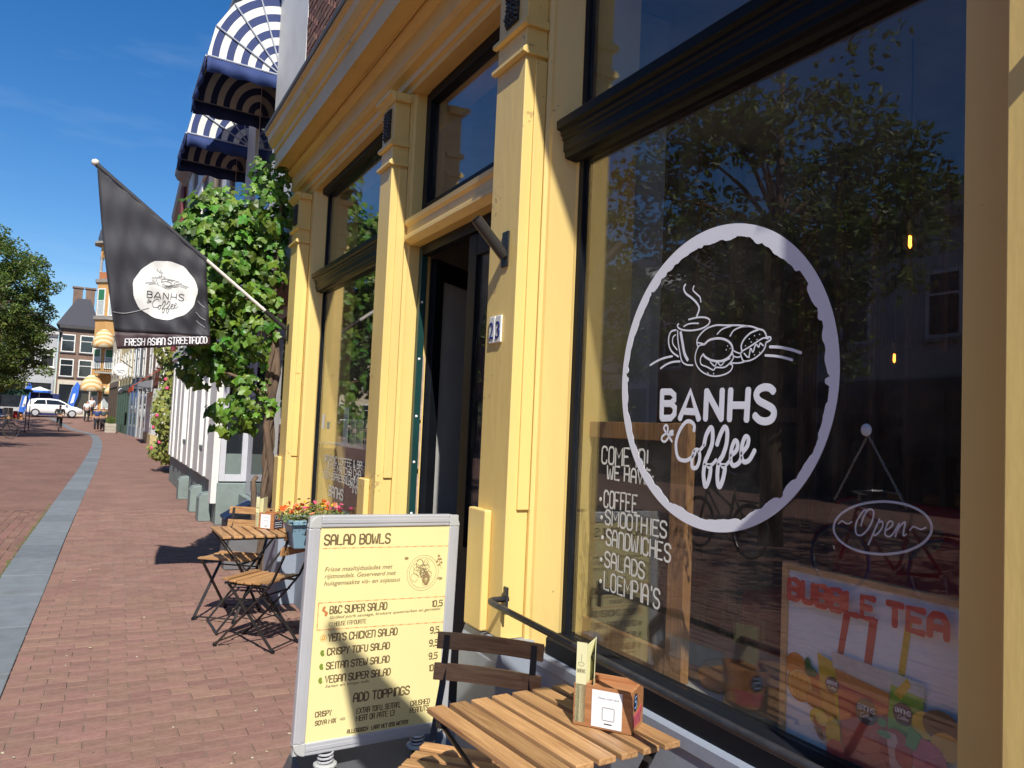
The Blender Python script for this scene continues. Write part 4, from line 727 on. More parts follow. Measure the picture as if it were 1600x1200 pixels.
Fc=[(0,1+i,1+(i+1)%n) for i in range(n)]+[(1+r*n+i,1+(r+1)*n+i,1+(r+1)*n+(i+1)%n,1+r*n+(i+1)%n) for r in range(9) for i in range(n)]
ring.add(V,Fc); onflag(ring).build('logo_disc',mat('white_flag_print',(.72,.72,.70),.6,var=.08,scale=8,bump=.3,bscale=300),fl,smooth=True)
DK=mat('dark_flag_print',(.035,.03,.03),.6,bump=0)
def map_logo(lst,k,wk):
    mb=MB()
    for wd,pts in lst: mb.stroke([(cx+(1.866-a)*k,cz+(b-1.762)*k) for a,b in pts],wd*wk,(0,-.0016,0),FU,FV,FN,.0006,n=4)
    return onflag(mb)
map_logo([(w_,[(a,b+.03) for a,b in p]) for w_,p in ART['LOGO']],.50,.42).build('cup_drawing',DK,fl)
map_logo([(w_,p) for w_,p in ART['BANHS']],.56,.32).build('lettering',DK,fl)
map_logo([(w_,[(a,b) for a,b in p]) for w_,p in ART['COFFEE']],.56,.30).build('script_lettering',DK,fl)
mb=MB(); scribe(mb,'FRESH ASIAN STREETFOOD',.175,.79,2.108,.055,(0,-.0016,0),FU,FV,FN,.0085,.0006,slope=.11); onflag(mb).build('slogan_lettering',WHITE,fl)
# a few pale grey strokes across the cloth
mb=MB()
for pts in ([(.07+.0,2.37),(.16,2.372),(.25,2.40),(.33,2.43)],[(.70,2.53),(.73,2.50),(.76,2.48)],[(.69,2.43),(.73,2.39),(.77,2.37)],[(.70,2.36),(.74,2.33),(.77,2.31)]):
    mb.stroke(pts,.006,(0,-.0012,0),FU,FV,FN,.0005,n=4)
onflag(mb).build('pale_stroke',mat('stroke_grey',(.35,.35,.36),.8),fl)
flag(.66,.20,3.62,1.465,2.42,1.05,2.86,(.50,2.62),(1.08,2.64),'second black shop flag above and beside the big window, on the near pilaster')
# ------------------------------------------------------------------ menu board on springs
MBX=.73; bO=Vector((.773,3.234,0)); bU=Vector((.68,.07,0)).normalized(); bU=(bU+Vector((0,0,-.018))).normalized(); bV=Vector((.018,0,1)).normalized()
bN=bU.cross(bV).normalized(); # towards the viewer is -Y
sgn=-1 if bN.y>0 else 1
bN=bN*sgn
W_,Z0,Z1=.703,.225,1.187
mbd=thing('menu_board','freestanding silver framed pavement sign with a yellow SALAD BOWLS menu','sign board',(1.1,3.3,0))
def bp(u,z,n=0): return bO+bU*u+bV*z+bN*n
def bbox(u0,u1,z0,z1,n0,n1):
    m=MB(); m.prism([bp(u0,z0,n0),bp(u1,z0,n0),bp(u1,z1,n0),bp(u0,z1,n0)],[bp(u0,z0,n1),bp(u1,z0,n1),bp(u1,z1,n1),bp(u0,z1,n1)]); return m
bbox(.004,W_-.004,Z0+.004,Z1-.004,-.016,.006).build('back_panel',ALUP,mbd)
fw_=.05
for a in ((0,W_,0,1,'h',Z1-fw_),(0,W_,0,1,'h',Z0)): 
    z=a[5]; bbox(.052,W_-.052,z,z+fw_,-.02,.014).build('frame_bar',ALU,mbd,bevel=.005); bbox(.052,W_-.052,z+.017,z+.033,.0142,.0165).build('frame_bead',ALU,mbd,bevel=.0012)
for u in (0,W_-fw_):
    bbox(u,u+fw_,Z0+.052,Z1-.052,-.02,.014).build('frame_bar',ALU,mbd,bevel=.005); bbox(u+.017,u+.033,Z0+.052,Z1-.052,.0142,.0165).build('frame_bead',ALU,mbd,bevel=.0012)
for su,sz in ((0,0),(1,0),(0,1),(1,1)):
    pts=[]
    for i in range(9):
        t=math.pi/2*i/8; pts.append((.052-.052*math.cos(t),.052-.052*math.sin(t)))
    pts+= [(.052,0),(.0521,.052),(0,.0521)] if 0 else [(.052,.052)]
    P=[bp((p[0] if su==0 else W_-p[0]),(Z0+p[1] if sz==0 else Z1-p[1]),-.021) for p in pts]; Q=[bp((p[0] if su==0 else W_-p[0]),(Z0+p[1] if sz==0 else Z1-p[1]),.0155) for p in pts]
    MB().prism(P,Q).build('frame_corner',ALUP,mbd,bevel=.003)
PAP=mat('yellow_menu_sheet',(.80,.70,.34),.45,var=.03,scale=3,bump=.25,bscale=5)
poster=bbox(.048,W_-.048,Z0+.048,Z1-.048,.0062,.0075).build('poster',PAP,mbd)
MO=bp(0,0,.0078); 
def du(u): return u-.046
def sc2(t,u0,u1,z,h,wd=.0056,m=INK,name='lettering'): 
    return scribe(MB(),t,du(u0),du(u1),z,h,MO,bU,bV,bN,wd,.0005).build(name,m,poster)
def ft2(t,u0,u1,z,hs,shear=.25): return ftext(t,du(u0),du(u1),z,0,MO,bU*1,bV,INK,poster,.0004,shear,'lettering',hscale=hs)
sc2('SALAD BOWLS',.117,.41,1.066,.040,.0074)
def dashes(u0,z0,u1,z1,name='dashed_line'):
    m=MB(); L=math.hypot(u1-u0,z1-z0); k=0; s=0; i=0
    while s<L:
        l=.017 if i%3==0 else .003; e=min(s+l,L)
        m.stroke([(du(u0+(u1-u0)*s/L),z0+(z1-z0)*s/L),(du(u0+(u1-u0)*e/L),z0+(z1-z0)*e/L)],.0035,MO,bU,bV,bN,.0005,smooth=False,n=4); s=e+.006; i+=1
    m.build(name,ORINK,poster)
dashes(.114,1.052,.708,1.046)
ft2('Frisse maaltijdsalades met',.127,.431,.957,.026); ft2('rijstnoedels. Geserveerd met',.129,.449,.929,.026); ft2('huisgemaakte vis- en sojasaus',.128,.471,.900,.026)
# drawn bowl
m=MB(); c0=(du(.58),.931)
for r in (.077,.066): m.stroke([(c0[0]+r*math.cos(i*math.pi/16),c0[1]+r*math.sin(i*math.pi/16)) for i in range(33)],.0014,MO,bU,bV,bN,.0004,n=4)
random.seed(11)
for i in range(26):
    a=random.uniform(0,6.28); d=random.uniform(0,.05); r=random.uniform(.008,.019); x=c0[0]+d*math.cos(a); z=c0[1]+d*math.sin(a)
    m.stroke([(x+r*math.cos(j)*random.uniform(.8,1.2),z+r*math.sin(j)*random.uniform(.8,1.2)) for j in (0,1,2,3,4,5,6)],.0016,MO,bU,bV,bN,.0004,n=4)
m.build('bowl_drawing',INK,poster)
m=MB(); m.stroke([(du(.60),.88),(du(.585),.90),(du(.60),.93),(du(.61),.90),(du(.60),.88)],.012,MO,bU,bV,bN,.0004)
for u,z in ((.655,1.0),(.665,.985),(.648,.975),(.67,.97),(.66,.96),(.655,.985)): m.stroke([(du(u)-.004,z),(du(u),z+.006),(du(u)+.004,z)],.006,MO,bU,bV,bN,.0004)
m.stroke([(du(.655),1.0),(du(.665),.96),(du(.675),.945)],.0018,MO,bU,bV,bN,.0004)
m.stroke([(du(.655),.902),(du(.665),.906),(du(.678),.902),(du(.665),.898)],.006,MO,bU,bV,bN,.0004); m.stroke([(du(.488),.998),(du(.495),1.0),(du(.502),.998),(du(.495),.994),(du(.49),.997)],.008,MO,bU,bV,bN,.0004)
m.build('herb_drawing',mat('soft_brown_ink',(.30,.20,.09),.6,bump=0),poster)
dashes(.111,.831,.70,.821); dashes(.112,.722,.701,.708); dashes(.111,.831,.112,.722); dashes(.70,.821,.701,.708)
sc2('B&C SUPER SALAD',.162,.417,.784,.030); sc2('10,5',.635,.688,.780,.025); ft2('Grilled pork sausage, krokant speenvarken en garnalen',.163,.679,.763,.017)
sc2('HOUSE FAVOURITE',.186,.326,.733,.017,.0026)
m=MB(); m.stroke([(du(.168),.733),(du(.160),.744),(du(.165),.749),(du(.169),.744),(du(.174),.749),(du(.178),.743),(du(.168),.733)],.0018,MO,bU,bV,bN,.0004,n=4); m.build('heart_mark',INK,poster)
m=MB(); m.stroke([(du(.138),.812),(du(.133),.802),(du(.137),.797)],.011,MO,bU,bV,bN,.0004); m.stroke([(du(.143),.792),(du(.148),.786),(du(.144),.779)],.012,MO,bU,bV,bN,.0004); m.build('sausage_mark',mat('orange_brown_mark',(.55,.20,.07),.6,bump=0),poster)
sc2("YEN'S CHICKEN SALAD",.163,.474,.672,.029); sc2('9,5',.636,.679,.663,.026)
sc2('CRISPY TOFU SALAD',.164,.442,.616,.027); sc2('9,5',.636,.678,.607,.026)
sc2('SEITAN STEW SALAD',.164,.445,.559,.027); sc2('9,5',.638,.679,.550,.026)
sc2('VEGAN SUPER SALAD',.164,.454,.504,.028); sc2('10,5',.641,.690,.498,.026)
ft2('Seitan en crispy tofu',.165,.359,.485,.015)
sc2('ADD TOPPINGS',.294,.551,.411,.034,.0066)
for t,a,b,z,h in (('EXTRA TOFU, SEITAN,',.312,.511,.361,.021),('MEAT OR PATE 1,3',.312,.486,.330,.022),('CRUSHED',.562,.655,.357,.021),('PEANUTS',.562,.652,.328,.022),('CRISPY',.132,.200,.372,.020),('SOYA MIX',.134,.222,.339,.017),('(MEE)',.232,.270,.344,.009),('ALLERGISCH? LAAT HET ONS WETEN!',.276,.554,.285,.015)): sc2(t,a,b,z,h,.0042 if h>.012 else .0022)
m=MB(); m.stroke([(du(.142)+.013*math.cos(i),.688+.013*math.sin(i)) for i in np.linspace(0,6.28,14)],.0022,MO,bU,bV,bN,.0004); m.stroke([(du(.136),.683),(du(.142),.697),(du(.148),.683),(du(.136),.683)],.005,MO,bU,bV,bN,.0004); m.build('allergy_mark',mat('light_orange_mark',(.75,.38,.08),.6,bump=0),poster)
GM=mat('green_leaf_mark',(.19,.26,.03),.6,bump=0)
for z in (.625,.570,.515): MB().stroke([(du(.146),z-.006),(du(.140),z+.002),(du(.143),z+.010)],.014,MO,bU,bV,bN,.0006).build('leaf_mark',GM,poster)
BB=mat('grey_plastic_base',(.085,.09,.10),.5,var=.1,bump=.3,dirt=(.15,.13,.11),dirtamt=.5)
MB().prism([(.74,3.02,.012),(1.44,3.02,.012),(1.50,3.56,.012),(.80,3.56,.012)],[(.79,3.06,.135),(1.40,3.06,.135),(1.45,3.52,.135),(.84,3.52,.135)]).build('water_filled_base',BB,mbd,bevel=.015)
MB().lathe([(.03,0),(.03,.018),(.024,.024)],(1.10,3.12,.135),16).build('filler_cap',mat('blue_cap',(.03,.06,.22),.35),mbd)
for u in (.15,.57):
    p=bp(u,0,-.003); x,y=p.x,p.y+.0
    MB().lathe([(.021,.13),(.021,.19)],(x,y,0),14).build('post',BLK,mbd)
    MB().tube([(x+.03*math.cos(t),y+.03*math.sin(t),.175+.0024*t) for t in np.arange(0,6.28*3.2,.5)],.0045,6).build('spring',ALU,mbd)
    MB().lathe([(.044,.162),(.048,.166),(.048,.174),(.04,.178)],(x,y,0),14).build('spring_plate',ALUP,mbd)
# ------------------------------------------------------------------ folding tables and chairs
def make_table(label):
    t=thing('folding_table',label,'table',(0,0,0),0,'folding cafe tables on the pavement')
    for i in range(7):
        x=-.235+i*.0783; MB().box(-.0295,.0295,-.275,.275,-.009,.009).build('slat',TEAK,t,bevel=.003).location=(x,random.uniform(-.002,.002),.701)
    for y in (-.20,.20): MB().box(-.265,.265,y-.012,y+.012,.672,.690).build('slat_rail',STEEL,t,bevel=.002)
    for y,s in ((-.215,1),(.188,1)):
        MB().bar((-.25,y,.675),(.255,y,.012),.010,.026,(0,1,0)).build('leg',STEEL,t); MB().bar((.25,y+.022,.675),(-.255,y+.022,.012),.010,.026,(0,1,0)).build('leg',STEEL,t)
    for x in (.255,-.255): MB().tube([(x,-.225,.014),(x,.222,.014)],.009,8).build('foot_bar',STEEL,t)
    MB().tube([(0,-.215,.345),(0,.21,.345)],.006,8).build('pivot_rod',STEEL,t)
    return t
def make_chair(label):
    # sits facing -Y, back at +Y
    t=thing('folding_chair',label,'chair',(0,0,0),0,'folding wooden slat chairs at the cafe tables')
    for i in range(6):
        y=-.165+i*.062; a=.185+.012*math.sin(i*math.pi/5)
        MB().box(-a,a,-.026,.026,-.007,.007).build('seat_slat',TEAKX,t,bevel=.003).location=(0,y,.452+.012*((i-2.5)/2.5)**2)
    for z,y in ((.79,.285),(.685,.262)):
        m=MB(); n=8
        for j in range(n+1):
            x=-.20+.40*j/n; b=.022*(1-(2*j/n-1)**2)
            m.v+= [(x,y+b-.006,z-.029),(x,y+b+.006,z-.029),(x,y+b+.014,z+.029),(x,y+b+.002,z+.029)]
        for j in range(n):
            a=4*j; m.f+=[(a,a+4,a+5,a+1),(a+1,a+5,a+6,a+2),(a+2,a+6,a+7,a+3),(a+3,a+7,a+4,a)]
        m.f+=[(0,1,2,3),(4*n+3,4*n+2,4*n+1,4*n)]
        m.build('back_slat',TEAKX,t,bevel=.002)
    for s in (-1,1):
        x=s*.165
        pts=[(x,-.235,.008),(x,.10,.36),(x,.19,.47),(x,.265,.64),(x,.295,.81)]
        m=MB()
        for a,b in zip(pts,pts[1:]): m.bar(a,b,.010,.022,(1,0,0))
        m.build('back_upright',STEEL,t,bevel=.001)
        MB().bar((x*.9,.215,.008),(x*.9,-.175,.44),.010,.020,(1,0,0)).build('rear_leg',STEEL,t)
        MB().box(x*.98-.005,x*.98+.005,-.185,.17,.428,.443).build('seat_rail',STEEL,t)
        for p in ((x,-.235),(x*.9,.215)): MB().lathe([(.011,0),(.013,.012),(.010,.024)],(p[0],p[1],0),8).build('rubber_foot',BLK,t)
    for y,z,k in ((-.225,.03,.165),(.205,.03,.148),(.12,.37,.16)): MB().tube([(-k,y,z),(k,y,z)],.006,8).build('stretcher',STEEL,t)
    return t
tb=make_table('near slatted folding table beside the big window with a menu holder on it'); tb.location=(1.245,2.04,0); tb.rotation_euler=(0,0,R(5))
ch=make_chair('folding chair with its back to the menu board, tucked under the near table'); ch.location=(1.105,2.36,0); ch.rotation_euler=(0,0,R(-44))
tb2=copy_tree(tb,(1.115,6.25,0),R(1.5),'far slatted folding table near the vine with a menu holder on it')
c2=copy_tree(ch,(1.10,5.70,0),R(-135),'folding chair on the camera side of the far table, seat empty')
c3=copy_tree(ch,(1.03,6.60,0),R(-37),'folding chair behind the far table, half hidden by the table top')
# ------------------------------------------------------------------ menu holders
def menu_holder(x,y,z,rz,label,side):
    t=thing('menu_holder',label,'menu holder',(0,0,0),0,'wooden menu and card holders on the tables')
    w_,d_,h_=.178,.128,.120
    # front face towards -Y ; card slot on the left
    m=MB().box(-w_/2,w_/2,-d_/2,-d_/2+.008,0,h_); m.build('front_board',REDWOOD,t,bevel=.001)
    MB().box(-w_/2,w_/2,d_/2-.008,d_/2,0,h_).build('rear_board',REDWOOD,t,bevel=.001)
    MB().box(-w_/2,-w_/2+.008,-d_/2+.0085,d_/2-.0085,.0,h_-.012).build('side_board',REDWOOD,t); MB().box(-w_/2+.035,-w_/2+.043,-d_/2+.0085,d_/2-.0085,.0,h_).build('divider',REDWOOD,t); MB().box(w_/2-.008,w_/2,-d_/2+.0085,d_/2-.0085,0,h_).build('side_board',REDWOOD,t)
    MB().box(-w_/2+.044,w_/2-.009,-d_/2+.009,d_/2-.009,h_-.022,h_-.014).build('top_board',REDWOOD,t); MB().box(-w_/2+.009,w_/2-.009,-d_/2+.009,d_/2-.009,.001,.008).build('bottom_board',REDWOOD,t)
    MB().box(-.032,.060,-d_/2-.0012,-d_/2-.0002,.006,.111).build('white_card',WHITE,t)
    o=(0,-d_/2-.0015,0); m=MB()
    m.stroke([(.001,.040),(.001,.062),(.003,.064),(.035,.064),(.037,.062),(.037,.030),(.035,.028),(.003,.028),(.001,.030),(.001,.041)],.0016,o,(1,0,0),(0,0,1),(0,-1,0),.0004,smooth=False,n=4)
    m.stroke([(.008,.018),(.030,.018)],.0034,o,(1,0,0),(0,0,1),(0,-1,0),.0004,smooth=False); m.build('printed_mark',mat('black_print',(.02,.02,.02),.6,bump=0),t)
    ftext('Please order here',-.012,.050,.088,.005,o,(1,0,0),(0,0,1),mat('grey_print',(.3,.3,.3),.6,bump=0),t,.0003,0,'lettering')
    ex=w_/2+.0004; so_=(ex,0,0)
    def sd(poly,m,nm,k=0): MB().px(poly,ex+k,ex+k+.0006).build(nm,m,t)
    if side=='stickers':
        sd([(.05*math.cos(a)*.42-.028,.083+.026*math.sin(a)) for a in np.linspace(0,6.2,16)],mat('dark_blue_sticker',(.02,.03,.07),.4,bump=0),'sticker')
        sd([(-.050,.012),(.030,.012),(.044,.060),(-.006,.050),(-.050,.048)],mat('pink_sticker',(.65,.10,.14),.4,bump=0),'sticker')
        m=MB(); scribe(m,'5',-.037,-.019,.068,.030,(ex+.001,0,0),(0,1,0),(0,0,1),(1,0,0),.005,.0005); m.build('lettering',mat('light_blue_print',(.25,.45,.75),.5,bump=0),t)
        m=MB(); 
        for a in range(5): m.stroke([(-.045+a*.016,.016),(-.035+a*.016,.044)],.003,(ex+.001,0,0),(0,1,0),(0,0,1),(1,0,0),.0005,smooth=False)
        m.build('pattern',mat('dark_print',(.05,.03,.04),.5,bump=0),t)
    else:
        sd([(-.054,.004),(.054,.004),(.054,.064),(-.054,.070)],mat('dark_blue_sticker2',(.02,.03,.06),.4,bump=0),'sticker'); sd([(.021*math.cos(a)-.034,.092+.021*math.sin(a)) for a in np.linspace(0,6.2,16)],mat('dark_round_sticker',(.02,.03,.06),.4,bump=0),'sticker',.0007)
        m=MB(); 
        for zz in (.018,.034,.050): m.stroke([(-.045+k*.012,zz+random.uniform(-.003,.003)) for k in range(8)],.004,(ex+.001,0,0),(0,1,0),(0,0,1),(1,0,0),.0005)
        m.stroke([(.013*math.cos(a)-.034,.092+.013*math.sin(a)) for a in np.linspace(0,6.2,12)],.003,(ex+.0016,0,0),(0,1,0),(0,0,1),(1,0,0),.0005)
        m.build('pattern',WHITE,t)
    # folded yellow menu card in the slot
    mm=MB(); s=.0022
    V=[(-.062,-.045,.010),(-.062,.045,.010),(-.060,-.048,.235),(-.058,.020,.240),(-.056,.045,.236)]
    mm.prism([(-.064,-.048,.010),(-.058,.030,.010),(-.056,.030,.236),(-.066,-.050,.222)],[(-.0625,-.048,.010),(-.0565,.030,.010),(-.0545,.030,.236),(-.0645,-.050,.222)])
    mm.prism([(-.058,.0305,.010),(-.038,-.040,.010),(-.034,-.042,.232),(-.056,.0305,.238)],[(-.0565,.031,.010),(-.0365,-.0395,.010),(-.0325,-.0415,.232),(-.0545,.031,.238)])
    t.location=(0,0,0)
    c=MB(); c.box(-.0842,-.0522,-.0640,-.0628,.009,.24); 
    card=mm.build('menu_card',PALE,t)
    c.build('menu_card_front',PALE,t)
    M=(-.018,-.0643,0); m=MB(); m.stroke([(-.052,.205),(-.050,.198),(-.052,.192),(-.050,.185)],.0012,M,(1,0,0),(0,0,1),(0,-1,0),.0004,n=4); m.stroke([(-.060,.178),(-.056,.172),(-.046,.172),(-.042,.178),(-.048,.182),(-.058,.181),(-.060,.178)],.0012,M,(1,0,0),(0,0,1),(0,-1,0),.0004,n=4)
    scribe(m,'BANHS',-.062,-.038,.152,.010,M,(1,0,0),(0,0,1),(0,-1,0),.0014,.0004); m.build('lettering',INK,t)
    t.location=(x,y,z); t.rotation_euler=(0,0,rz); return t
PALE=mat('pale_yellow_card',(.72,.70,.42),.5,var=.03,bump=0)
menu_holder(1.412,1.975,.712,R(-52),'wooden menu holder with blue and pink stickers on the near table','stickers')
menu_holder(1.255,6.36,.712,R(-50),'wooden menu holder with dark lettered side on the far table','dark')
# ------------------------------------------------------------------ flower trough on a wooden stool
ST=thing('plant_stool','low wooden slat stool carrying the flower trough behind the menu board','stool',(1.42,5.3,0))
for i in range(4): MB().box(1.30,1.52,5.17+i*.085,5.245+i*.085,.70,.72).build('slat',TEAKX,ST,bevel=.003)
for x in (1.40,1.50):
    for y in (5.19,5.48): MB().box(x-.015,x+.015,y-.015,y+.015,0,.70).build('leg',TEAK,ST)
PB=mat('pale_blue_plastic',(.21,.36,.46),.4,var=.05,bump=.05)
tr=thing('flower_trough','pale blue plastic trough full of orange, yellow and pink flowers','flower trough',(1.33,5.3,.722))
MB().prism([(1.20,5.24,.722),(1.46,5.24,.722),(1.46,5.42,.722),(1.20,5.42,.722)],[(1.165,5.19,.895),(1.50,5.19,.895),(1.50,5.46,.895),(1.165,5.46,.895)]).build('trough',PB,tr,bevel=.008)
m=MB(); 
for a in ((1.15,1.515,5.175,5.20),(1.15,1.515,5.45,5.475),(1.15,1.175,5.2,5.45),(1.49,1.515,5.2,5.45)): m.box(*a,.885,.915)
m.build('rim',PB,tr,bevel=.004)
MB().box(1.18,1.49,5.205,5.445,.896,.905).build('soil',mat('potting_soil',(.04,.028,.02),.95),tr)
for k,yy in enumerate((5.172,)):
    MB().tube([(1.26,5.168,.925),(1.26,5.166,.86),(1.25,5.172,.82)],.006,6).build('hanger_hook',STEEL,tr); MB().tube([(1.41,5.168,.925),(1.41,5.166,.87),(1.42,5.172,.83)],.006,6).build('hanger_hook',STEEL,tr)
random.seed(5)
FGM=mat('flower_foliage',(.17,.22,.05),.5,var=.2,bump=0,island=.5,trans=.25); fo=MB(); stems=MB()
for i in range(1500):
    x=random.uniform(1.12,1.55); y=random.uniform(5.13,5.5); z=.90+random.random()*.11*(1-abs(x-1.33)/.4); s=random.uniform(.008,.02)
    d=Vector((random.gauss(0,1),random.gauss(0,1),random.gauss(0.4,.7))).normalized()*s; e=d.orthogonal().normalized()*s*.3; p=Vector((x,y,z))
    fo.add([p,p+d*.5+e,p+d,p+d*.5-e],[(0,1,2,3)])
fo.build('foliage',FGM,tr,'stuff')
FC=[mat('orange_petal',(.85,.17,.03),.5,bump=0,trans=.3),mat('yellow_petal',(.85,.55,.02),.5,bump=0,trans=.3),mat('pink_petal',(.80,.13,.25),.5,bump=0,trans=.3),mat('salmon_petal',(.82,.30,.16),.5,bump=0,trans=.3)]
protos_f={}
for i in range(74):
    x=random.uniform(1.12,1.57); y=random.uniform(5.12,5.5); z=.955+random.random()*.085*(1-abs(x-1.33)/.5)
    k=0 if x<1.22 else (2 if x>1.48 else random.choice((1,1,0,3,2)))
    if random.random()<.25:k=random.choice((0,1,3))
    if k not in protos_f:
        m=MB()
        for a in range(6):
            t=a*math.pi/3; c,s=math.cos(t),math.sin(t); r=.016
            m.add([(0,0,0),(c*r*.7-s*r*.45,s*r*.7+c*r*.45,.005),(c*r*1.1,s*r*1.1,.004),(c*r*.7+s*r*.45,s*r*.7-c*r*.45,.005)],[(0,1,2,3)])
        m.lathe([(.004,0),(.003,.004)],(0,0,.001),6)
        o=m.build('flower',FC[k],tr); protos_f[k]=o
    else: o=protos_f[k].copy(); COL.objects.link(o)
    o.location=(x,y,z); o.rotation_euler=(random.uniform(-.2,1.3),random.uniform(-.7,.4),random.uniform(0,6)); s=random.uniform(.7,1.25); o.scale=(s,s,s)
# blue folded box by the wall
bx=thing('blue_tilted_bin','blue grey tilted plastic bin standing by the trunk behind the far table','bin',(1.45,8.6,0))
BL=mat('blue_grey_plastic',(.12,.17,.27),.5)
MB().prism([(1.25,8.5,0),(1.60,8.5,0),(1.60,8.85,0),(1.25,8.85,0)],[(1.25,8.5,.48),(1.58,8.5,.60),(1.58,8.85,.60),(1.25,8.85,.48)]).build('body',mat('grey_bin',(.15,.15,.16),.5),bx,bevel=.01)
MB().prism([(1.23,8.45,.50),(1.50,8.45,.66),(1.50,8.8,.66),(1.23,8.8,.50)],[(1.22,8.45,.53),(1.49,8.45,.69),(1.49,8.8,.69),(1.22,8.8,.53)]).build('lid',BL,bx,bevel=.006)
# ------------------------------------------------------------------ climbing vine
def leaf_mesh(r=1.0):
    # lobed vine leaf, tip towards +Y, slightly folded
    out=[(0,-.15),(.30,-.42),(.62,-.28),(.55,.02),(.92,.22),(.62,.42),(.42,.50),(.30,.72),(0,1.0),(-.30,.72),(-.42,.50),(-.62,.42),(-.92,.22),(-.55,.02),(-.62,-.28),(-.30,-.42)]
    V=[(0,.12,.03)]+[(x*.8,y,-.34*abs(x)**1.3+.12*math.sin(y*3+x*2)-.30*max(0,y-.3)) for x,y in out]
    n=len(out); F=[(0,1+i,1+(i+1)%n) for i in range(n)]
    return V,F
LV,LF=leaf_mesh()
def basis(nrm,tip):
    n=Vector(nrm).normalized(); t=Vector(tip); t=(t-n*t.dot(n)); t=t.normalized() if t.length>1e-3 else n.orthogonal().normalized(); s=t.cross(n)
    return Matrix(((s.x,t.x,n.x),(s.y,t.y,n.y),(s.z,t.z,n.z)))
def leaf_cloud(ells,n,smin,smax,shell=.55,out=(-.35,-.75,.45)):
    L=[]
    w_=[e[3]*e[4]*e[5] for e in ells]; tot=sum(w_)
    for e,wt in zip(ells,w_):
        for _ in range(int(n*wt/tot)):
            d=Vector((random.gauss(0,1),random.gauss(0,1),random.gauss(0,1))).normalized(); k=shell+(1.05-shell)*random.random()**.6
            k*=1+.18*math.sin(d.x*5+d.z*7+e[0]*9)
            p=Vector((e[0]+d.x*e[3]*k,e[1]+d.y*e[4]*k,e[2]+d.z*e[5]*k))
            nr=d*.8+Vector(out)+Vector((random.gauss(0,.45),random.gauss(0,.45),random.gauss(0,.35)))
            tip=Vector((random.gauss(0,.5)+d.x*.4,random.gauss(0,.5),-.9+random.gauss(0,.4)))
            L.append((p,basis(nr,tip),random.uniform(smin,smax)))
    return L
random.seed(21)
vine=thing('climbing_vine','leafy green grape vine climbing the wall left of the yellow pilaster','vine',(1.42,7.65,0))
ells=[(1.02,7.95,3.05,.42,.42,.62),(.92,7.9,3.42,.34,.34,.30),(.78,7.95,2.62,.30,.36,.45),(.86,8.0,2.06,.27,.30,.20),(1.33,7.62,3.62,.24,.22,.42),(1.38,7.75,3.15,.16,.26,.55),(1.30,7.66,2.45,.18,.20,.42),(1.27,7.62,1.72,.22,.18,.30),(1.12,7.72,1.58,.22,.18,.16),(1.10,7.9,2.25,.24,.22,.34),(1.43,7.45,3.95,.14,.14,.20)]
L=leaf_cloud(ells,2900,.030,.098)
L=[l for l in L if l[0].x<1.56 and l[0].y>7.24]
L.sort(key=lambda l:l[0].y-.6*l[2])
lm0=None; k=0
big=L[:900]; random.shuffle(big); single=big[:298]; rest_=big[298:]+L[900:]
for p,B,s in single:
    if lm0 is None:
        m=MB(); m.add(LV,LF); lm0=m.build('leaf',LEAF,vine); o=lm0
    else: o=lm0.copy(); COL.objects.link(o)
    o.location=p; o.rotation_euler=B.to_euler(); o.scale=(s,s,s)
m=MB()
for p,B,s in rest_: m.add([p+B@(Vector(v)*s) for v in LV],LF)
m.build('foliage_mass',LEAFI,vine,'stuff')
m=MB()
m.tube([(1.46,7.62,0),(1.44,7.60,.35),(1.47,7.58,.62),(1.43,7.60,.90),(1.46,7.63,1.25),(1.42,7.60,1.6),(1.46,7.62,2.1),(1.42,7.66,2.7),(1.44,7.62,3.3),(1.42,7.55,3.8)],[.045,.035,.04,.032,.035,.03,.032,.028,.022,.015],10)
m.tube([(1.36,7.56,.45),(1.35,7.57,.7),(1.33,7.58,.98),(1.36,7.60,1.02)],[.03,.032,.022,.02],8)
m.tube([(1.43,7.62,.55),(1.50,7.56,1.0),(1.41,7.56,1.5),(1.49,7.58,2.0),(1.44,7.60,2.5)],[.035,.04,.03,.03,.02],8)
m.tube([(1.44,7.62,2.3),(1.2,7.8,2.7),(.95,7.9,3.0),(.7,7.95,3.3)],[.03,.022,.015,.006],7)
m.tube([(1.44,7.62,1.7),(1.25,7.66,1.9),(1.0,7.85,2.0),(.7,8.0,2.05)],[.025,.02,.012,.005],7)
for q in range(7):
    ph=q*.9; pts=[(1.445+.034*math.cos(ph+z*3.1)+random.uniform(-.012,.012),7.605+.034*math.sin(ph+z*3.1)+random.uniform(-.012,.012),z) for z in np.arange(0,2.4,.13)]
    m.tube(pts,[.015+.008*math.sin(z*5+q) for z in np.arange(0,2.4,.13)],6)
tk=m.build('trunk',BARK,vine,smooth=True)
m=MB()
for i in range(34):
    p,B,s=random.choice(L); d=Vector((random.uniform(-1,.2),random.uniform(-.5,.2),random.uniform(-.1,.9))).normalized()*random.uniform(.12,.30)
    q=p+d; m.tube([p,p+d*.5+Vector((0,0,.03)),q,q+Vector((-.02,0,.025)),q+Vector((-.005,0,.045))],[.0035,.003,.002,.0014,.001],5)
m.build('tendril',mat('green_stem',(.16,.20,.05),.6),vine,'stuff')
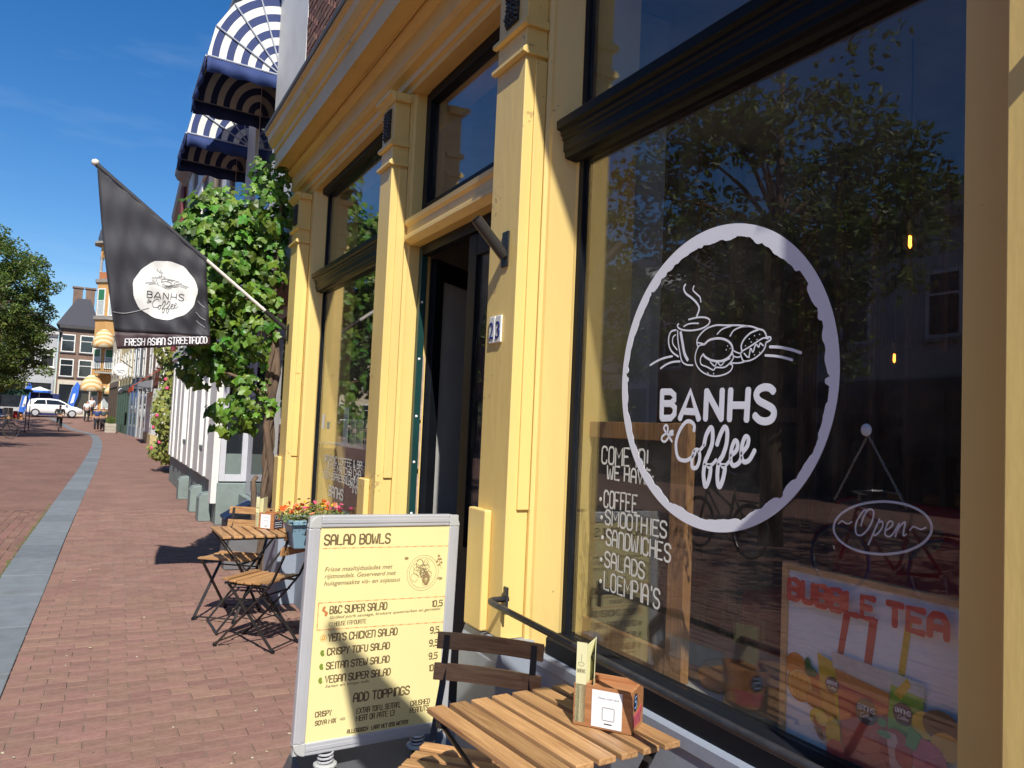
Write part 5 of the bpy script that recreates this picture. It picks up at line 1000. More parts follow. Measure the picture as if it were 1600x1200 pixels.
# ------------------------------------------------------------------ neighbouring house with recessed ground floor
nb=thing('neighbouring_house','tall white and brick town house with striped hood awnings left of the cafe','building',(1.7,12,0))
NW=mat('aged_white_paint',(.74,.73,.70),.55,var=.05,scale=3,bump=.25,dirt=(.42,.40,.36),dirtamt=.45)
NLIL=mat('shaded_white_joinery',(.52,.53,.58),.5,var=.06,bump=.15,dirt=(.3,.3,.3),dirtamt=.4)  # white joinery with the vine's shade mixed into its lilac grey
BRN=brickmat('brown_brick',(.16,.09,.065),(.12,.07,.05),(.26,.22,.18),.21,.066,.01)
DGP=mat('green_grey_plinth',(.20,.25,.24),.6,var=.12,dirt=(.12,.12,.11),dirtamt=.6)
MB().box(1.62,4.0,7.50,20.2,2.95,7.0).build('upper_wall',BRN,nb)
MB().box(1.555,1.619,7.50,8.95,2.95,7.0).build('white_corner_strip',NW,nb,bevel=.004)
MB().box(2.0,4.0,7.43,20.2,0,2.948).build('ground_floor_wall',NLIL,nb)
for i,y in enumerate((10.45,12.35,14.4,16.4,18.6)):
    MB().box(1.58,1.6195,y+.2 if i else y-.10,y+1.1 if i else y+.55,2.951,6.98).build('white_pilaster',NW if i!=2 else mat('taupe_pilaster',(.30,.25,.21),.6),nb,bevel=.004)
MB().py([(1.62,6.98),(1.56,6.985),(1.50,7.05),(1.36,7.12),(1.30,7.22),(1.30,7.32),(1.62,7.36)],7.5,20.2).build('cornice',mat('grey_cornice',(.26,.26,.26),.6),nb)
for z in (6.2,5.1): MB().box(1.565,1.619,9.0,20.1,z,z+.12).build('string_course',NW,nb) if z==6.2 else None
# drain pipe and maroon post near the far corner
MB().tube([(1.50,19.9,3.0),(1.50,19.9,6.9)],.06,10).build('drain_pipe',mat('maroon_pipe',(.16,.03,.035),.5),nb)
MB().tube([(1.53,13.9,2.9),(1.53,13.9,6.9)],.05,10).build('drain_pipe',mat('brown_pipe',(.14,.11,.09),.5),nb)
# windows above hidden behind awnings
for y0,y1 in ((9.05,10.25),(11.0,12.1)):
    w_=MB().box(1.60,1.6195,y0,y1,3.9,6.15).build('window',NW,nb,bevel=.004); MB().box(1.594,1.599,y0+.1,y1-.1,4.0,6.05).build('pane',DGLASS,w_)
# ground floor: glass pane reflecting the street, then a white bay
wp=MB().box(1.985,1.999,8.9,11.9,.46,2.9).build('shop_window',NLIL,nb); MB().box(1.975,1.984,9.0,11.5,.56,2.8).build('pane',mat('mirror_dark_glass',(.015,.015,.018),.02,var=0,bump=0,spec=1.0),wp)
MB().box(1.90,1.998,7.45,11.95,0,.45).build('plinth',DGP,nb,bevel=.01)
MB().box(1.88,1.998,8.78,8.895,.452,2.94).build('window_post',NLIL,nb,bevel=.005)
# bay: -Y face at 12.0
MB().box(1.62,1.70,12.0,12.12,.62,2.94).box(1.92,1.998,12.0,12.12,.62,2.94).box(1.70,1.92,12.0,12.12,.62,.72).box(1.70,1.92,12.0,12.12,2.3,2.94).build('bay_end_frame',NLIL,nb,bevel=.004)
MB().box(1.70,1.92,12.04,12.05,.721,2.299).build('bay_end_pane',DGLASS,nb); MB().box(1.70,1.92,12.03,12.038,.721,1.02).build('frosted_band',mat('frosted_band',(.16,.20,.19),.4),nb)
MB().box(1.60,1.998,11.97,20.0,0,.60).build('bay_plinth',DGP,nb,bevel=.01)
for i in range(9):
    y=12.02+i*.93; MB().box(1.51 if i%2 else 1.525,1.618,y,y+.26,.62 if i else .3,2.755).build('bay_column',NW,nb,bevel=.006)
    if i<8: MB().box(1.545,1.70,y+.262,y+.928,.602,1.0 if i in (1,4) else 2.754).build('bay_panel',NW,nb,bevel=.005)
    if i in (1,4): MB().box(1.535,1.605,y+.27,y+.92,1.01,1.07).build('bay_sill',DGP,nb); MB().box(1.60,1.61,y+.262,y+.928,1.071,2.75).build('bay_pane',mat('pale_blind_pane',(.62,.62,.60),.3,var=.05,bump=0) if i==1 else bpy.data.materials['pale_blind_pane'],nb)
MB().box(1.50,1.998,11.98,20.0,2.76,2.948).build('bay_head',NW,nb,bevel=.01)
for i,y in enumerate((12.4,13.6,15.6)):
    MB().py([(1.42,.0),(1.42,.34),(1.46,.40),(1.595,.42),(1.595,0)],y,y+.34).build('stone_foot',DGP,nb,bevel=.01)
# ------------------------------------------------------------------ hood awnings
def awning(y0,y1,xp,zp,label):
    Rr=.80; Rz=.95; t=thing('hood_awning',label,'awning',(xp,y0,zp),group='blue and white hood awnings on the neighbouring house')
    cm=stripemat('striped_awning_cloth_%.0f'%(y0*10),(.80,.79,.72),(.035,.055,.17),(1,0,.86),1/.152,center=(xp,0,zp))
    def arc(a): return (xp-Rr*math.cos(a),zp+Rz*math.sin(a))
    A=[R(a) for a in (2,24,46,68,90)]; P=[arc(a) for a in A]
    for yy,s in ((y0,-1),(y1,1)):
        m=MB(); 
        for (xa,za),(xb,zb) in zip(P,P[1:]): m.add([(xp-.01,yy,zp),(xa,yy,za),(xb,yy,zb)],[(0,1,2)])
        o=m.build('side_panel',cm,t); so_=o.modifiers.new('t','SOLIDIFY'); so_.thickness=.003; so_.offset=0
        for (xa,za) in P: MB().tube([(xp,yy+s*.012,zp),(xa,yy+s*.012,za)],.009,6).build('rib',mat('awning_rib',(.42,.45,.52),.4) if 'awning_rib' not in bpy.data.materials else bpy.data.materials['awning_rib'],t)
    cm2=stripemat('striped_awning_top_%.0f'%(y0*10),(.80,.79,.72),(.045,.075,.22),(0,1,0),1/.28)
    m=MB()
    for (xa,za),(xb,zb) in zip(P,P[1:]): m.add([(xa,y0,za),(xa,y1,za),(xb,y1,zb),(xb,y0,zb)],[(0,1,2,3)])
    o=m.build('front_cloth',cm2,t); so_=o.modifiers.new('t','SOLIDIFY'); so_.thickness=.003; so_.offset=0
    NV=mat('navy_valance',(.018,.040,.15),.8,var=.1) if 'navy_valance' not in bpy.data.materials else bpy.data.materials['navy_valance']
    def val(p,q,nm):
        m=MB(); n=20
        for i in range(n+1):
            k=i/n; a=Vector(p).lerp(Vector(q),k); dr=.17+.012*math.cos(k*math.pi*6)
            off=Vector((-(q[1]-p[1]),q[0]-p[0],0)).normalized()*.02*math.sin(k*math.pi*6+.5)
            m.v+=[tuple(a),tuple(a+off+Vector((0,0,-dr)))]
        m.f=[(2*i,2*i+1,2*i+3,2*i+2) for i in range(n)]
        o=m.build(nm,NV,t,smooth=True); s_=o.modifiers.new('t','SOLIDIFY'); s_.thickness=.003; s_.offset=0
        MB().tube([p,q],.011,6).build('frame_rod',bpy.data.materials['awning_rib'],t)
    x0,z0=P[0]
    val((xp,y0-.014,zp),(x0,y0-.014,z0),'valance'); val((xp,y1+.014,zp),(x0,y1+.014,z0),'valance'); val((x0-.014,y0,z0),(x0-.014,y1,z0),'front_valance')
awning(8.98,10.32,1.62,5.42,'upper blue and white striped hood awning nearest the cafe')
awning(10.98,12.15,1.62,5.20,'blue and white striped hood awning further back, mostly seen from below')
# ------------------------------------------------------------------ houses along the street
def M2(name,*a,**k):
    return bpy.data.materials[name] if name in bpy.data.materials else mat(name,*a,**k)
WF=M2('window_frame_white',(.74,.74,.71),.5,bump=0); ROOF=mat('dark_roof_tile',(.05,.05,.06),.7,var=.3,scale=20); ROOFL=mat('weathered_roof_tile',(.34,.34,.36),.8,var=.5,scale=9)
BRB=brickmat('brown_house_brick',(.19,.105,.07),(.15,.085,.06),(.25,.2,.16),.21,.066,.01); BRR=brickmat('red_house_brick',(.27,.10,.065),(.22,.085,.055),(.3,.24,.2),.21,.066,.01)
OCH=mat('ochre_brick',(.50,.28,.095),.8,var=.12,scale=4); CRM=mat('cream_render',(.66,.58,.40),.8,var=.07,dirt=(.4,.35,.25)); GBL=mat('blue_grey_render',(.12,.165,.215),.7,var=.08); LGR=mat('light_grey_render',(.42,.43,.44),.8,var=.08); YRN=mat('pale_yellow_render',(.72,.60,.30),.7,var=.06)
STN=mat('grey_sandstone',(.34,.32,.29),.85,var=.15)
def house(p0,p1,h,m,label,floors=3,bays=3,depth=9,g=None,win=(1.0,1.75),shop=None,z0=None,roof='flat',frame=WF,cornice=STN,rh=3.0,chim=0,wz=None,sills=True):
    # p0->p1 is the street front, outward normal on the left hand of p0->p1 rotated: n=(-dy,dx) flipped towards the camera side
    a=Vector((p0[0],p0[1],0)); b=Vector((p1[0],p1[1],0)); L=(b-a).length; u=(b-a)/L; n=Vector((u.y,-u.x,0))
    mid=(a+b)/2
    if n.dot(Vector((-3,0,0))-mid)<0: n=-n
    z0=gz(mid.y)-.05 if z0 is None else z0
    t=thing('town_house',label,'house',(mid.x,mid.y,z0),group=g)
    M=Matrix(((u.x,-n.x,0,a.x),(u.y,-n.y,0,a.y),(0,0,1,z0),(0,0,0,1))) # local x along front, y inwards, z up
    def B(mb,name,m_,par=t,**k): return mb.xf(M).build(name,m_,par,**k)
    B(MB().box(0,L,0,depth,0,h),'wall',m)
    B(MB().py([(0,0)],0,0) if 0 else MB().px([(-.02,h-.45),(-.06,h-.44),(-.10,h-.30),(-.30,h-.22),(-.34,h-.02),(-.34,h+.02),(-.001,h+.04),(-.001,h-.45)],0,L),'cornice',cornice)
    gh=3.3 if shop else 0; fh=(h-.5-gh)/max(floors-(1 if shop else 0),1); nf=floors-(1 if shop else 0)
    wm=None
    for f in range(nf):
        for k in range(bays):
            xc=L*(k+.5)/bays; zc=gh+fh*(f+.5)+.05; hw,hh=win[0]/2,min(win[1],fh*.72)/2
            fr=MB().box(xc-hw,xc-hw+.09,-.05,.0-.001,zc-hh,zc+hh).box(xc+hw-.09,xc+hw,-.05,-.001,zc-hh,zc+hh).box(xc-hw+.09,xc+hw-.09,-.05,-.001,zc+hh-.10,zc+hh).box(xc-hw+.09,xc+hw-.09,-.05,-.001,zc-hh,zc-hh+.08).box(xc-hw+.09,xc+hw-.09,-.045,-.001,zc+hh*.25,zc+hh*.25+.06)
            w_=B(fr,'window',frame); B(MB().box(xc-hw+.09,xc+hw-.09,-.012,-.002,zc-hh+.08,zc+hh-.10),'pane',DGLASS,w_)
            if sills: B(MB().box(xc-hw-.08,xc+hw+.08,-.12,-.051 if 0 else -.001,zc-hh-.11,zc-hh-.005),'sill',cornice,w_)
    if shop:
        B(MB().box(.15,L-.15,-.10,-.001,2.95,3.35),'shop_fascia',shop)
        nb_=max(int(L/1.6),2)
        for k in range(nb_+1):
            x=.15+(L-.45)*k/nb_; B(MB().box(x,x+.15,-.10,-.001,0,2.945),'shop_post',shop)
        B(MB().box(.301,L-.301,-.03,-.002,.65,2.945),'shop_pane',DGLASS); B(MB().box(.301,L-.301,-.05,-.002,0,.645),'shop_sill',shop)
    if roof=='gable':
        B(MB().px([(-.25,h+.04),(depth/2,h+rh),(depth+.2,h+.04)],.02,L-.02),'roof',ROOF)
    if roof=='hip':
        r=MB(); r.add([(-.3,-.3,h+.05),(L+.3,-.3,h+.05),(L+.3,depth,h+.05),(-.3,depth,h+.05),(L*.38,depth*.4,h+rh),(L*.75,depth*.4,h+rh),(L*.75,depth*.6,h+rh),(L*.38,depth*.6,h+rh)],[(0,1,5,4),(1,2,6,5),(2,3,7,6),(3,0,4,7),(4,5,6,7),(3,2,1,0)])
        B(r,'roof',ROOF)
    for k in range(chim):
        x=L*(.38+.35*k); c=B(MB().box(x-.4,x+.4,depth*.4,depth*.4+.7,h+rh*.5,h+rh+1.0).box(x-.5,x+.5,depth*.4-.1,depth*.4+.8,h+rh+1.0,h+rh+1.15),'chimney',BRB)
    return t,M,B,n,u
RG='houses along the right side of the street'
# right side, stepping round the bend
hs_=[((1.95,20.4),(2.25,29.9),8.5,BRR,'red brick house just past the white shop bay, half hidden by leaves',3,4,None,'gable'),
((2.25,30),(2.6,38.9),8.2,NW,'white painted house behind the far flowering climber',3,4,None,'gable'),
((2.62,39),(2.72,46.9),9.5,BRR,'red brick house with white window bays above an orange awning',3,3,WF,'gable'),
((2.70,47),(2.25,52.4),8.6,BRB,'narrow brown brick house with a pale grey shopfront beam',3,2,LGR,'gable'),
((2.24,52.5),(1.95,56.9),9.0,GBL,'blue grey rendered house with a dark shopfront',3,2,GBL,'flat'),
((1.93,57),(1.45,65.9),9.6,YRN,'pale yellow house with tall windows and a long awning beam',3,4,mat('dark_green_joinery',(.05,.09,.07),.5),'flat'),
((1.40,66),(.95,73.5),10.2,CRM,'cream house next to the corner turret',3,3,mat('dark_brown_joinery',(.08,.055,.04),.5),'flat')]
for a,b,h,m,l,f,by,sh_,rf in hs_:
    house(a,b,h,m,l,f,by,g=RG,shop=sh_,roof=rf)
# end of the street, fronts facing the camera
BR_=house((-3.45,84),(-.38,84),8.4,BRB,'brown brick corner house with a tiled hipped roof and white windows',3,2,shop=mat('pale_shop_beam',(.55,.50,.40),.6),roof='hip',rh=3.1,chim=2,win=(1.15,1.95),cornice=mat('dark_gutter',(.09,.085,.09),.6))
house((-7.9,83.0),(-3.5,83.8),7.7,LGR,'pale grey house with a dark mansard left of the brown corner house',2,3,shop=LGR,roof='hip',rh=1.5,win=(1.1,1.7),cornice=WF)
house((-16,82),(-7.7,82.4),9,BRB,'brick house behind the street tree',3,4,shop=WF,roof='gable')
house((-30,80),(-16.1,81.9),10,CRM,'long cream house far behind the street trees',3,6,roof='gable')
house((-60,78),(-30.1,79.9),10,BRR,'long red brick house at the far left end of the square',3,10,roof='gable')
# left side of the street: seen in the window reflections
LG_='houses across the street, seen in the window glass'
yy=-14; k=0
for wd,h,m,l in ((8,7.2,BRB,'brown brick house across the street behind the camera'),(7,6.4,CRM,'cream house across the street, its eaves mirrored in the big window'),(7.5,7.0,BRR,'red brick house across the street mirrored in the big window'),(8,7.6,LGR,'grey house across the street mirrored in the glass'),(8,7.0,BRB,'brown house across the street mirrored at the left of the glass'),(9,8.0,NW,'white house across the street farther up'),(10,7.4,BRR,'red house across the street beside the tree row'),(10,8.2,CRM,'cream house across the street near the square')):
    house((-15.5,yy),(-15.5,yy+wd-.05),h,m,l,2,3,g=LG_,roof='gable',rh=2.2,shop=M2('dark_shop_joinery',(.03,.035,.035),.5)); yy+=wd
# ------------------------------------------------------------------ corner turret
tt=thing('corner_turret','ochre corner turret with open belfry, slate dome and striped awnings','tower',(1.55,80.5,.85))
tx,ty,tz=.78,80.3,.80
def octa(r,z,ph=22.5): return [(tx+r*math.cos(R(ph+45*i)),ty+r*math.sin(R(ph+45*i)),z) for i in range(8)]
MB().prism(octa(1.45,tz),octa(1.45,13.1)).build('shaft',OCH,tt)
for z in (12.95,9.6,7.2): MB().prism(octa(1.62,z),octa(1.70,z+.28)).build('string_course',STN,tt)
MB().prism(octa(1.38,13.24),octa(1.38,13.9)).build('balustrade',mat('red_brick_balustrade',(.40,.15,.06),.8),tt)
for i in range(8):
    a=R(22.5+45*i); x,y=tx+1.28*math.cos(a),ty+1.28*math.sin(a)
    MB().lathe([(.14,0),(.11,.1),(.11,1.2),(.16,1.35)],(x,y,13.9),8).build('belfry_column',STN,tt)
    b=R(22.5+45*(i+1)); p=Vector((tx+1.38*math.cos(a),ty+1.38*math.sin(a),0)); q=Vector((tx+1.38*math.cos(b),ty+1.38*math.sin(b),0)); m=MB(); u=(q-p)
    inn=(Vector((tx,ty,0))-(p+q)/2).normalized()*.25; pts=[(0,15.2)]+[(.5-.36*math.cos(math.pi*j/8),15.2+.75*math.sin(math.pi*j/8)**.8) for j in range(9)]+[(1,15.2),(1,16.5),(0,16.5)]
    m.prism([(p+u*c+Vector((0,0,z))) for c,z in pts],[(p+inn+u*c+Vector((0,0,z))) for c,z in pts]); m.build('belfry_arch',OCH,tt)
MB().prism(octa(1.95,16.45),octa(1.98,16.62)).build('eaves',STN,tt)
MB().lathe([(1.55,16.6),(1.58,17.1),(1.45,17.8),(1.1,18.5),(.6,19.0),(.2,19.25),(.06,19.9),(.01,20.4)],(tx,ty,0),8,).build('dome',mat('slate_dome',(.07,.075,.09),.6),tt)
for z0_,z1_,c in ((9.95,12.4,(.03,.16,.07)),(5.2,7.0,(.05,.06,.07)),(1.6,3.6,(.03,.035,.04))):
    for ph in (-90,-135):
        a=R(ph); d=Vector((math.cos(a),math.sin(a),0)); s=Vector((-d.y,d.x,0)); o=Vector((tx,ty,0))+d*1.345
        w_=MB().prism([o-s*.42+Vector((0,0,z0_)),o+s*.42+Vector((0,0,z0_)),o+s*.42+Vector((0,0,z1_)),o-s*.42+Vector((0,0,z1_))],[o+d*.08-s*.42+Vector((0,0,z0_)),o+d*.08+s*.42+Vector((0,0,z0_)),o+d*.08+s*.42+Vector((0,0,z1_)),o+d*.08-s*.42+Vector((0,0,z1_))]).build('window',WF,tt)
        zm=z0_+(z1_-z0_)*.55
        for za,zb,mm in ((z0_+.1,zm,M2('pale_curtain',(.40,.44,.43),.4,bump=0)),(zm+.05,z1_-.1,M2('green_upper_pane',c,.3,bump=0))):
            MB().prism([o+d*.081-s*.32+Vector((0,0,za)),o+d*.081+s*.32+Vector((0,0,za)),o+d*.081+s*.32+Vector((0,0,zb)),o+d*.081-s*.32+Vector((0,0,zb))],[o+d*.09-s*.32+Vector((0,0,za)),o+d*.09+s*.32+Vector((0,0,za)),o+d*.09+s*.32+Vector((0,0,zb)),o+d*.09-s*.32+Vector((0,0,zb))]).build('pane',mm,w_)
m=MB(); m.box(tx-1.1,tx+.9,ty-2.15,ty-1.4,4.75,4.90); m.build('balcony_floor',STN,tt)
m=MB()
for i in range(14): x=tx-1.05+i*.145; m.tube([(x,ty-2.1,4.9),(x,ty-2.1,5.75)],.02,4)
m.tube([(tx-1.1,ty-2.1,5.78),(tx+.9,ty-2.1,5.78)],.035,5); m.build('balcony_railing',STEEL,tt)
def dome_awning(x,y,z,r,h,label,c1=(.80,.66,.42),c2=(.72,.42,.16)):
    t=thing('dome_awning',label,'awning',(x,y,z),group='orange striped awnings on the corner building'); m=MB(); n=10
    cm=M2('x',(1,1,1)) if 0 else stripemat('orange_striped_cloth_%.0f'%(z*10),c1,c2,(.9,.4,1),1/.32,center=(x,y,z))
    for i in range(n+1):
        a=math.pi*i/n
        for j in range(6):
            b=math.pi/2*j/5; m.v.append((x-r*math.cos(a)*math.cos(b),y-r*.85*math.sin(a)*math.cos(b)**.9,z+h*math.sin(b)))
    for i in range(n):
        for j in range(5): a=i*6+j; m.f.append((a,a+6,a+7,a+1))
    o=m.build('cloth',cm,t,smooth=True); s=o.modifiers.new('t','SOLIDIFY'); s.thickness=.02
    MB().tube([(x-r*math.cos(math.pi*i/n),y-r*.85*math.sin(math.pi*i/n),z) for i in range(n+1)],.03,5).build('frame_rod',STEEL,t)
dome_awning(.25,78.6,7.0,.95,1.7,'upper orange and white striped dome awning on the turret'); dome_awning(-.45,78.8,3.1,.95,1.5,'lower orange striped awning over the corner shop door')
dome_awning(1.35,78.7,2.9,.85,1.2,'lower right orange striped awning hidden partly by the next house')
# ------------------------------------------------------------------ orange shop awning, round sign, planter, hanging flowers
oa=thing('orange_shop_awning','orange red fold-out awning over a white shopfront on the right','awning',(2.4,40,3))
m=MB(); m.add([(2.55,40.5,3.6),(2.55,46.3,3.6),(1.45,46.3,2.75),(1.45,40.5,2.75)],[(0,1,2,3)]); o=m.build('cloth',mat('orange_red_cloth',(.62,.10,.03),.8,trans=.2),oa); s=o.modifiers.new('t','SOLIDIFY'); s.thickness=.02
MB().box(1.43,1.47,40.5,46.3,2.5,2.76).build('valance',bpy.data.materials['orange_red_cloth'],oa); MB().bar((2.6,40.6,2.6),(1.45,40.6,2.75),.03,.03).build('arm',STEEL,oa); MB().bar((2.6,46.2,2.6),(1.45,46.2,2.75),.03,.03).build('arm',STEEL,oa)
wp_=thing('white_shopfront','white panelled shopfront under the orange awning','shopfront',(2.5,43,0))
MB().box(2.35,2.62,40.4,46.4,.5,2.55).build('front_panel',NW,wp_); MB().box(2.30,2.62,40.3,46.5,0,.5).build('stone_base',mat('yellowish_stone',(.45,.36,.18),.8,var=.2),wp_); MB().box(2.32,2.62,40.3,40.40,.5,2.65).build('end_post',LGR,wp_)
for i in range(5): MB().box(2.335,2.348,40.7+i*1.1,41.5+i*1.1,.8,2.3).build('panel',WF,wp_)
rs_=thing('round_hanging_sign','white oval sign on a bracket sticking out of the yellow house','sign',(1.4,56,4.3))
MB().lathe([(.38,-.06),(.42,-.04),(.42,.04),(.38,.06)],(1.24,56,4.15),20,(.15,-1,0)).build('disc',mat('white_sign_plastic',(.80,.80,.78),.4,bump=0),rs_)
MB().tube([(1.9,56,4.3),(1.2,56,4.78)],.03,6).build('bracket',STEEL,rs_)
m=MB(); m.stroke([(-.22,-.02),(-.08,-.08),(.08,-.02),(.22,-.08)],.04,(1.23,55.92,4.15),(1,.15,0),(0,0,1),(0,-1,0),.005); m.stroke([(-.15,-.16),(.15,-.19)],.03,(1.23,55.92,4.15),(1,.15,0),(0,0,1),(0,-1,0),.005); m.build('grey_swirl',mat('grey_swirl',(.4,.4,.42),.5,bump=0),rs_)
wl_=thing('globe_wall_lamp','white globe lamp at the end of the yellow house awning beam','lamp',(1.5,57.5,2.9)); MB().lathe([(.01,-.16),(.12,-.10),(.16,0),(.12,.10),(.01,.16)],(1.35,57.4,2.85),12).build('globe',WF,wl_,smooth=True); MB().tube([(1.9,57.4,2.85),(1.45,57.4,2.85)],.02,5).build('arm',STEEL,wl_)
pl=thing('hedge_planter','pale wooden planter box with a clipped green hedge in front of the yellow house','planter',(1.0,62,0))
MB().box(.62,1.30,60.4,63.4,0,.62).build('box',mat('weathered_timber',(.42,.38,.31),.8,var=.15),pl,bevel=.02)
for z in (.20,.41): MB().box(.61,1.31,60.39,63.41,z,z+.012).build('board_gap',mat('gap_dark',(.10,.09,.07),.9),pl)
hm=MB(); random.seed(8)
def leafquads(mb,c,rad,n,s,flat=False):
    for _ in range(n):
        while 1:
            d=Vector((random.uniform(-1,1),random.uniform(-1,1),random.uniform(-1,1)))
            if d.length<=1: break
        p=Vector((c[0]+d.x*rad[0],c[1]+d.y*rad[1],c[2]+d.z*rad[2])); a=Vector((random.gauss(0,1),random.gauss(0,1),random.gauss(0,.7))).normalized()*s*random.uniform(.7,1.3); b=a.orthogonal().normalized()*s*.42; b=Matrix.Rotation(random.uniform(0,6),3,a)@b; k=a.cross(b).normalized()*s*.15
        mb.add([p-a*.5,p+b*.6-k,p+a*.5,p-b*.6-k],[(0,1,2),(0,2,3)])
for i in range(12): leafquads(hm,(.96,60.6+i*.23,.85),(.35,.25,.28),170,.06)
hm.build('hedge',TREEL,pl,'stuff')
# far climber on the white house
fc=thing('flowering_climber','yellow green climber with a few pink flowers on the wall beyond the white bay','vine',(1.75,21.8,0))
CLM=mat('climber_leaf',(.24,.27,.06),.5,var=.25,scale=6,bump=0,island=.4,trans=.3); m=MB(); random.seed(4); LL=[]
for e,n in (((1.62,22.6,1.55,.32,1.3,.75),700),((1.72,22.6,.75,.20,1.2,.55),420),((1.78,22.5,2.55,.34,1.3,.75),560),((1.55,22.2,3.2,.3,1.0,.4),260),((1.50,23.0,.55,.22,.5,.25),120)):
    for _ in range(n):
        d=Vector((random.gauss(0,1),random.gauss(0,1),random.gauss(0,1))).normalized()*random.uniform(.6,1.1); p=Vector((e[0]+d.x*e[3],e[1]+d.y*e[4],e[2]+d.z*e[5])); Bm=basis(d*.6+Vector((-.5,-.8,.3))+Vector((random.gauss(0,.4),random.gauss(0,.4),random.gauss(0,.4))),(random.gauss(0,.5),random.gauss(0,.5),-1)); s=random.uniform(.05,.10)
        m.add([p+Bm@Vector((x*s,y*s,z*s)) for x,y,z in ((0,-.4,0),(.7,-.1,-.1),(.45,.6,0),(0,1,-.1),(-.45,.6,0),(-.7,-.1,-.1))],[(0,1,2,3),(0,3,4,5)])
m.build('foliage_mass',CLM,fc,'stuff'); MB().tube([(1.88,22.0,0),(1.84,22.1,1.0),(1.88,22.0,2.0),(1.82,22.1,3.2)],[.05,.04,.03,.015],7).build('stem',BARK,fc)
PNK=mat('pink_bloom',(.72,.06,.18),.5,bump=0); p0=None
for i in range(11):
    loc=(random.uniform(1.3,1.7),random.uniform(21.2,22.4),random.uniform(.2,3.6))
    if p0 is None: p0=MB().lathe([(.005,0),(.035,.02),(.04,.04),(.02,.05)],(0,0,0),8,(-.3,-1,.2)).build('flower',PNK,fc); o=p0
    else: o=p0.copy(); COL.objects.link(o)
    o.location=loc
# ------------------------------------------------------------------ trees
def tree(x,y,h,rad,zc,label,n=90,leaf=.12,per=75,seed=1,g='street trees along the left side',lean=0):
    random.seed(seed); t=thing('street_tree',label,'tree',(x,y,gz(y)),group=g); z0=gz(y)
    zb=zc-rad[2]*.75
    MB().tube([(x,y,z0-.05),(x+.02,y,z0+zb*.5),(x+lean*.3,y,zb+.2),(x+lean*.6,y,zc),(x+lean,y,h-.8)],[.19,.14,.12,.08,.03],9).build('trunk',BARK,t,smooth=True)
    cr=MB(); br=MB()
    for i in range(n):
        d=Vector((random.gauss(0,1),random.gauss(0,1),random.gauss(0,1))).normalized(); k=random.uniform(.35,1.0)**.6
        k*=1+.22*math.sin(d.x*4+seed)*math.cos(d.z*5+seed*2)
        c=(x+lean*.6+d.x*rad[0]*k,y+d.y*rad[1]*k,zc+d.z*rad[2]*k)
        s=random.uniform(.28,.62); leafquads(cr,c,(s*1.1,s*1.1,s*.7),per,leaf)
        if i%7==0:
            st=Vector((x+lean*.5,y,max(zb,min(c[2]-.8,zc)))); e=Vector(c); br.tube([st,st.lerp(e,.5)+Vector((0,0,.12)),e],[.05,.03,.008],5)
    cr.build('crown',TREEL,t,'stuff'); br.build('limbs',BARK,t); return t
tree(-5.6,8.6,8.0,(2.2,2.3,2.5),4.8,'leafy street tree mirrored in the middle of the big window',150,.15,70,1)
tree(-6.3,1.0,8.2,(2.4,2.6,2.3),5.0,'unseen street tree added beside the camera to shade the mirrored paving',70,.2,45,9)  # out of view; added so its shadow darkens the paving mirrored in the glass
tree(-9.5,4.2,8.2,(2.4,2.6,2.3),5.0,'unseen street tree added near the opposite houses to shade the mirrored paving',60,.2,45,10)  # second unseen tree, added for more shade on the mirrored paving
tree(-6.2,15.5,8.4,(2.3,2.4,2.6),4.6,'street tree mirrored at the left of the big window',140,.14,70,2)
tree(-6.2,24.0,8.6,(2.3,2.4,2.6),5.0,'street tree across the road casting shade on the bricks',60,.2,45,3)
tree(-5.6,33.0,8.8,(2.3,2.4,2.7),5.4,'street tree before the parked bicycles, left of the picture',60,.2,45,4)
tree(-5.2,46.5,10.9,(3.2,3.3,4.2),6.1,'big leafy street tree at the left edge of the view',380,.17,100,5)
tree(-5.9,55.0,10.4,(3.2,3.0,3.8),6.3,'darker street tree behind the big one at the left edge',120,.2,70,6)
tree(-7.0,63.0,9.4,(3.2,3.0,3.4),5.6,'street tree near the square behind the others',90,.22,60,7)
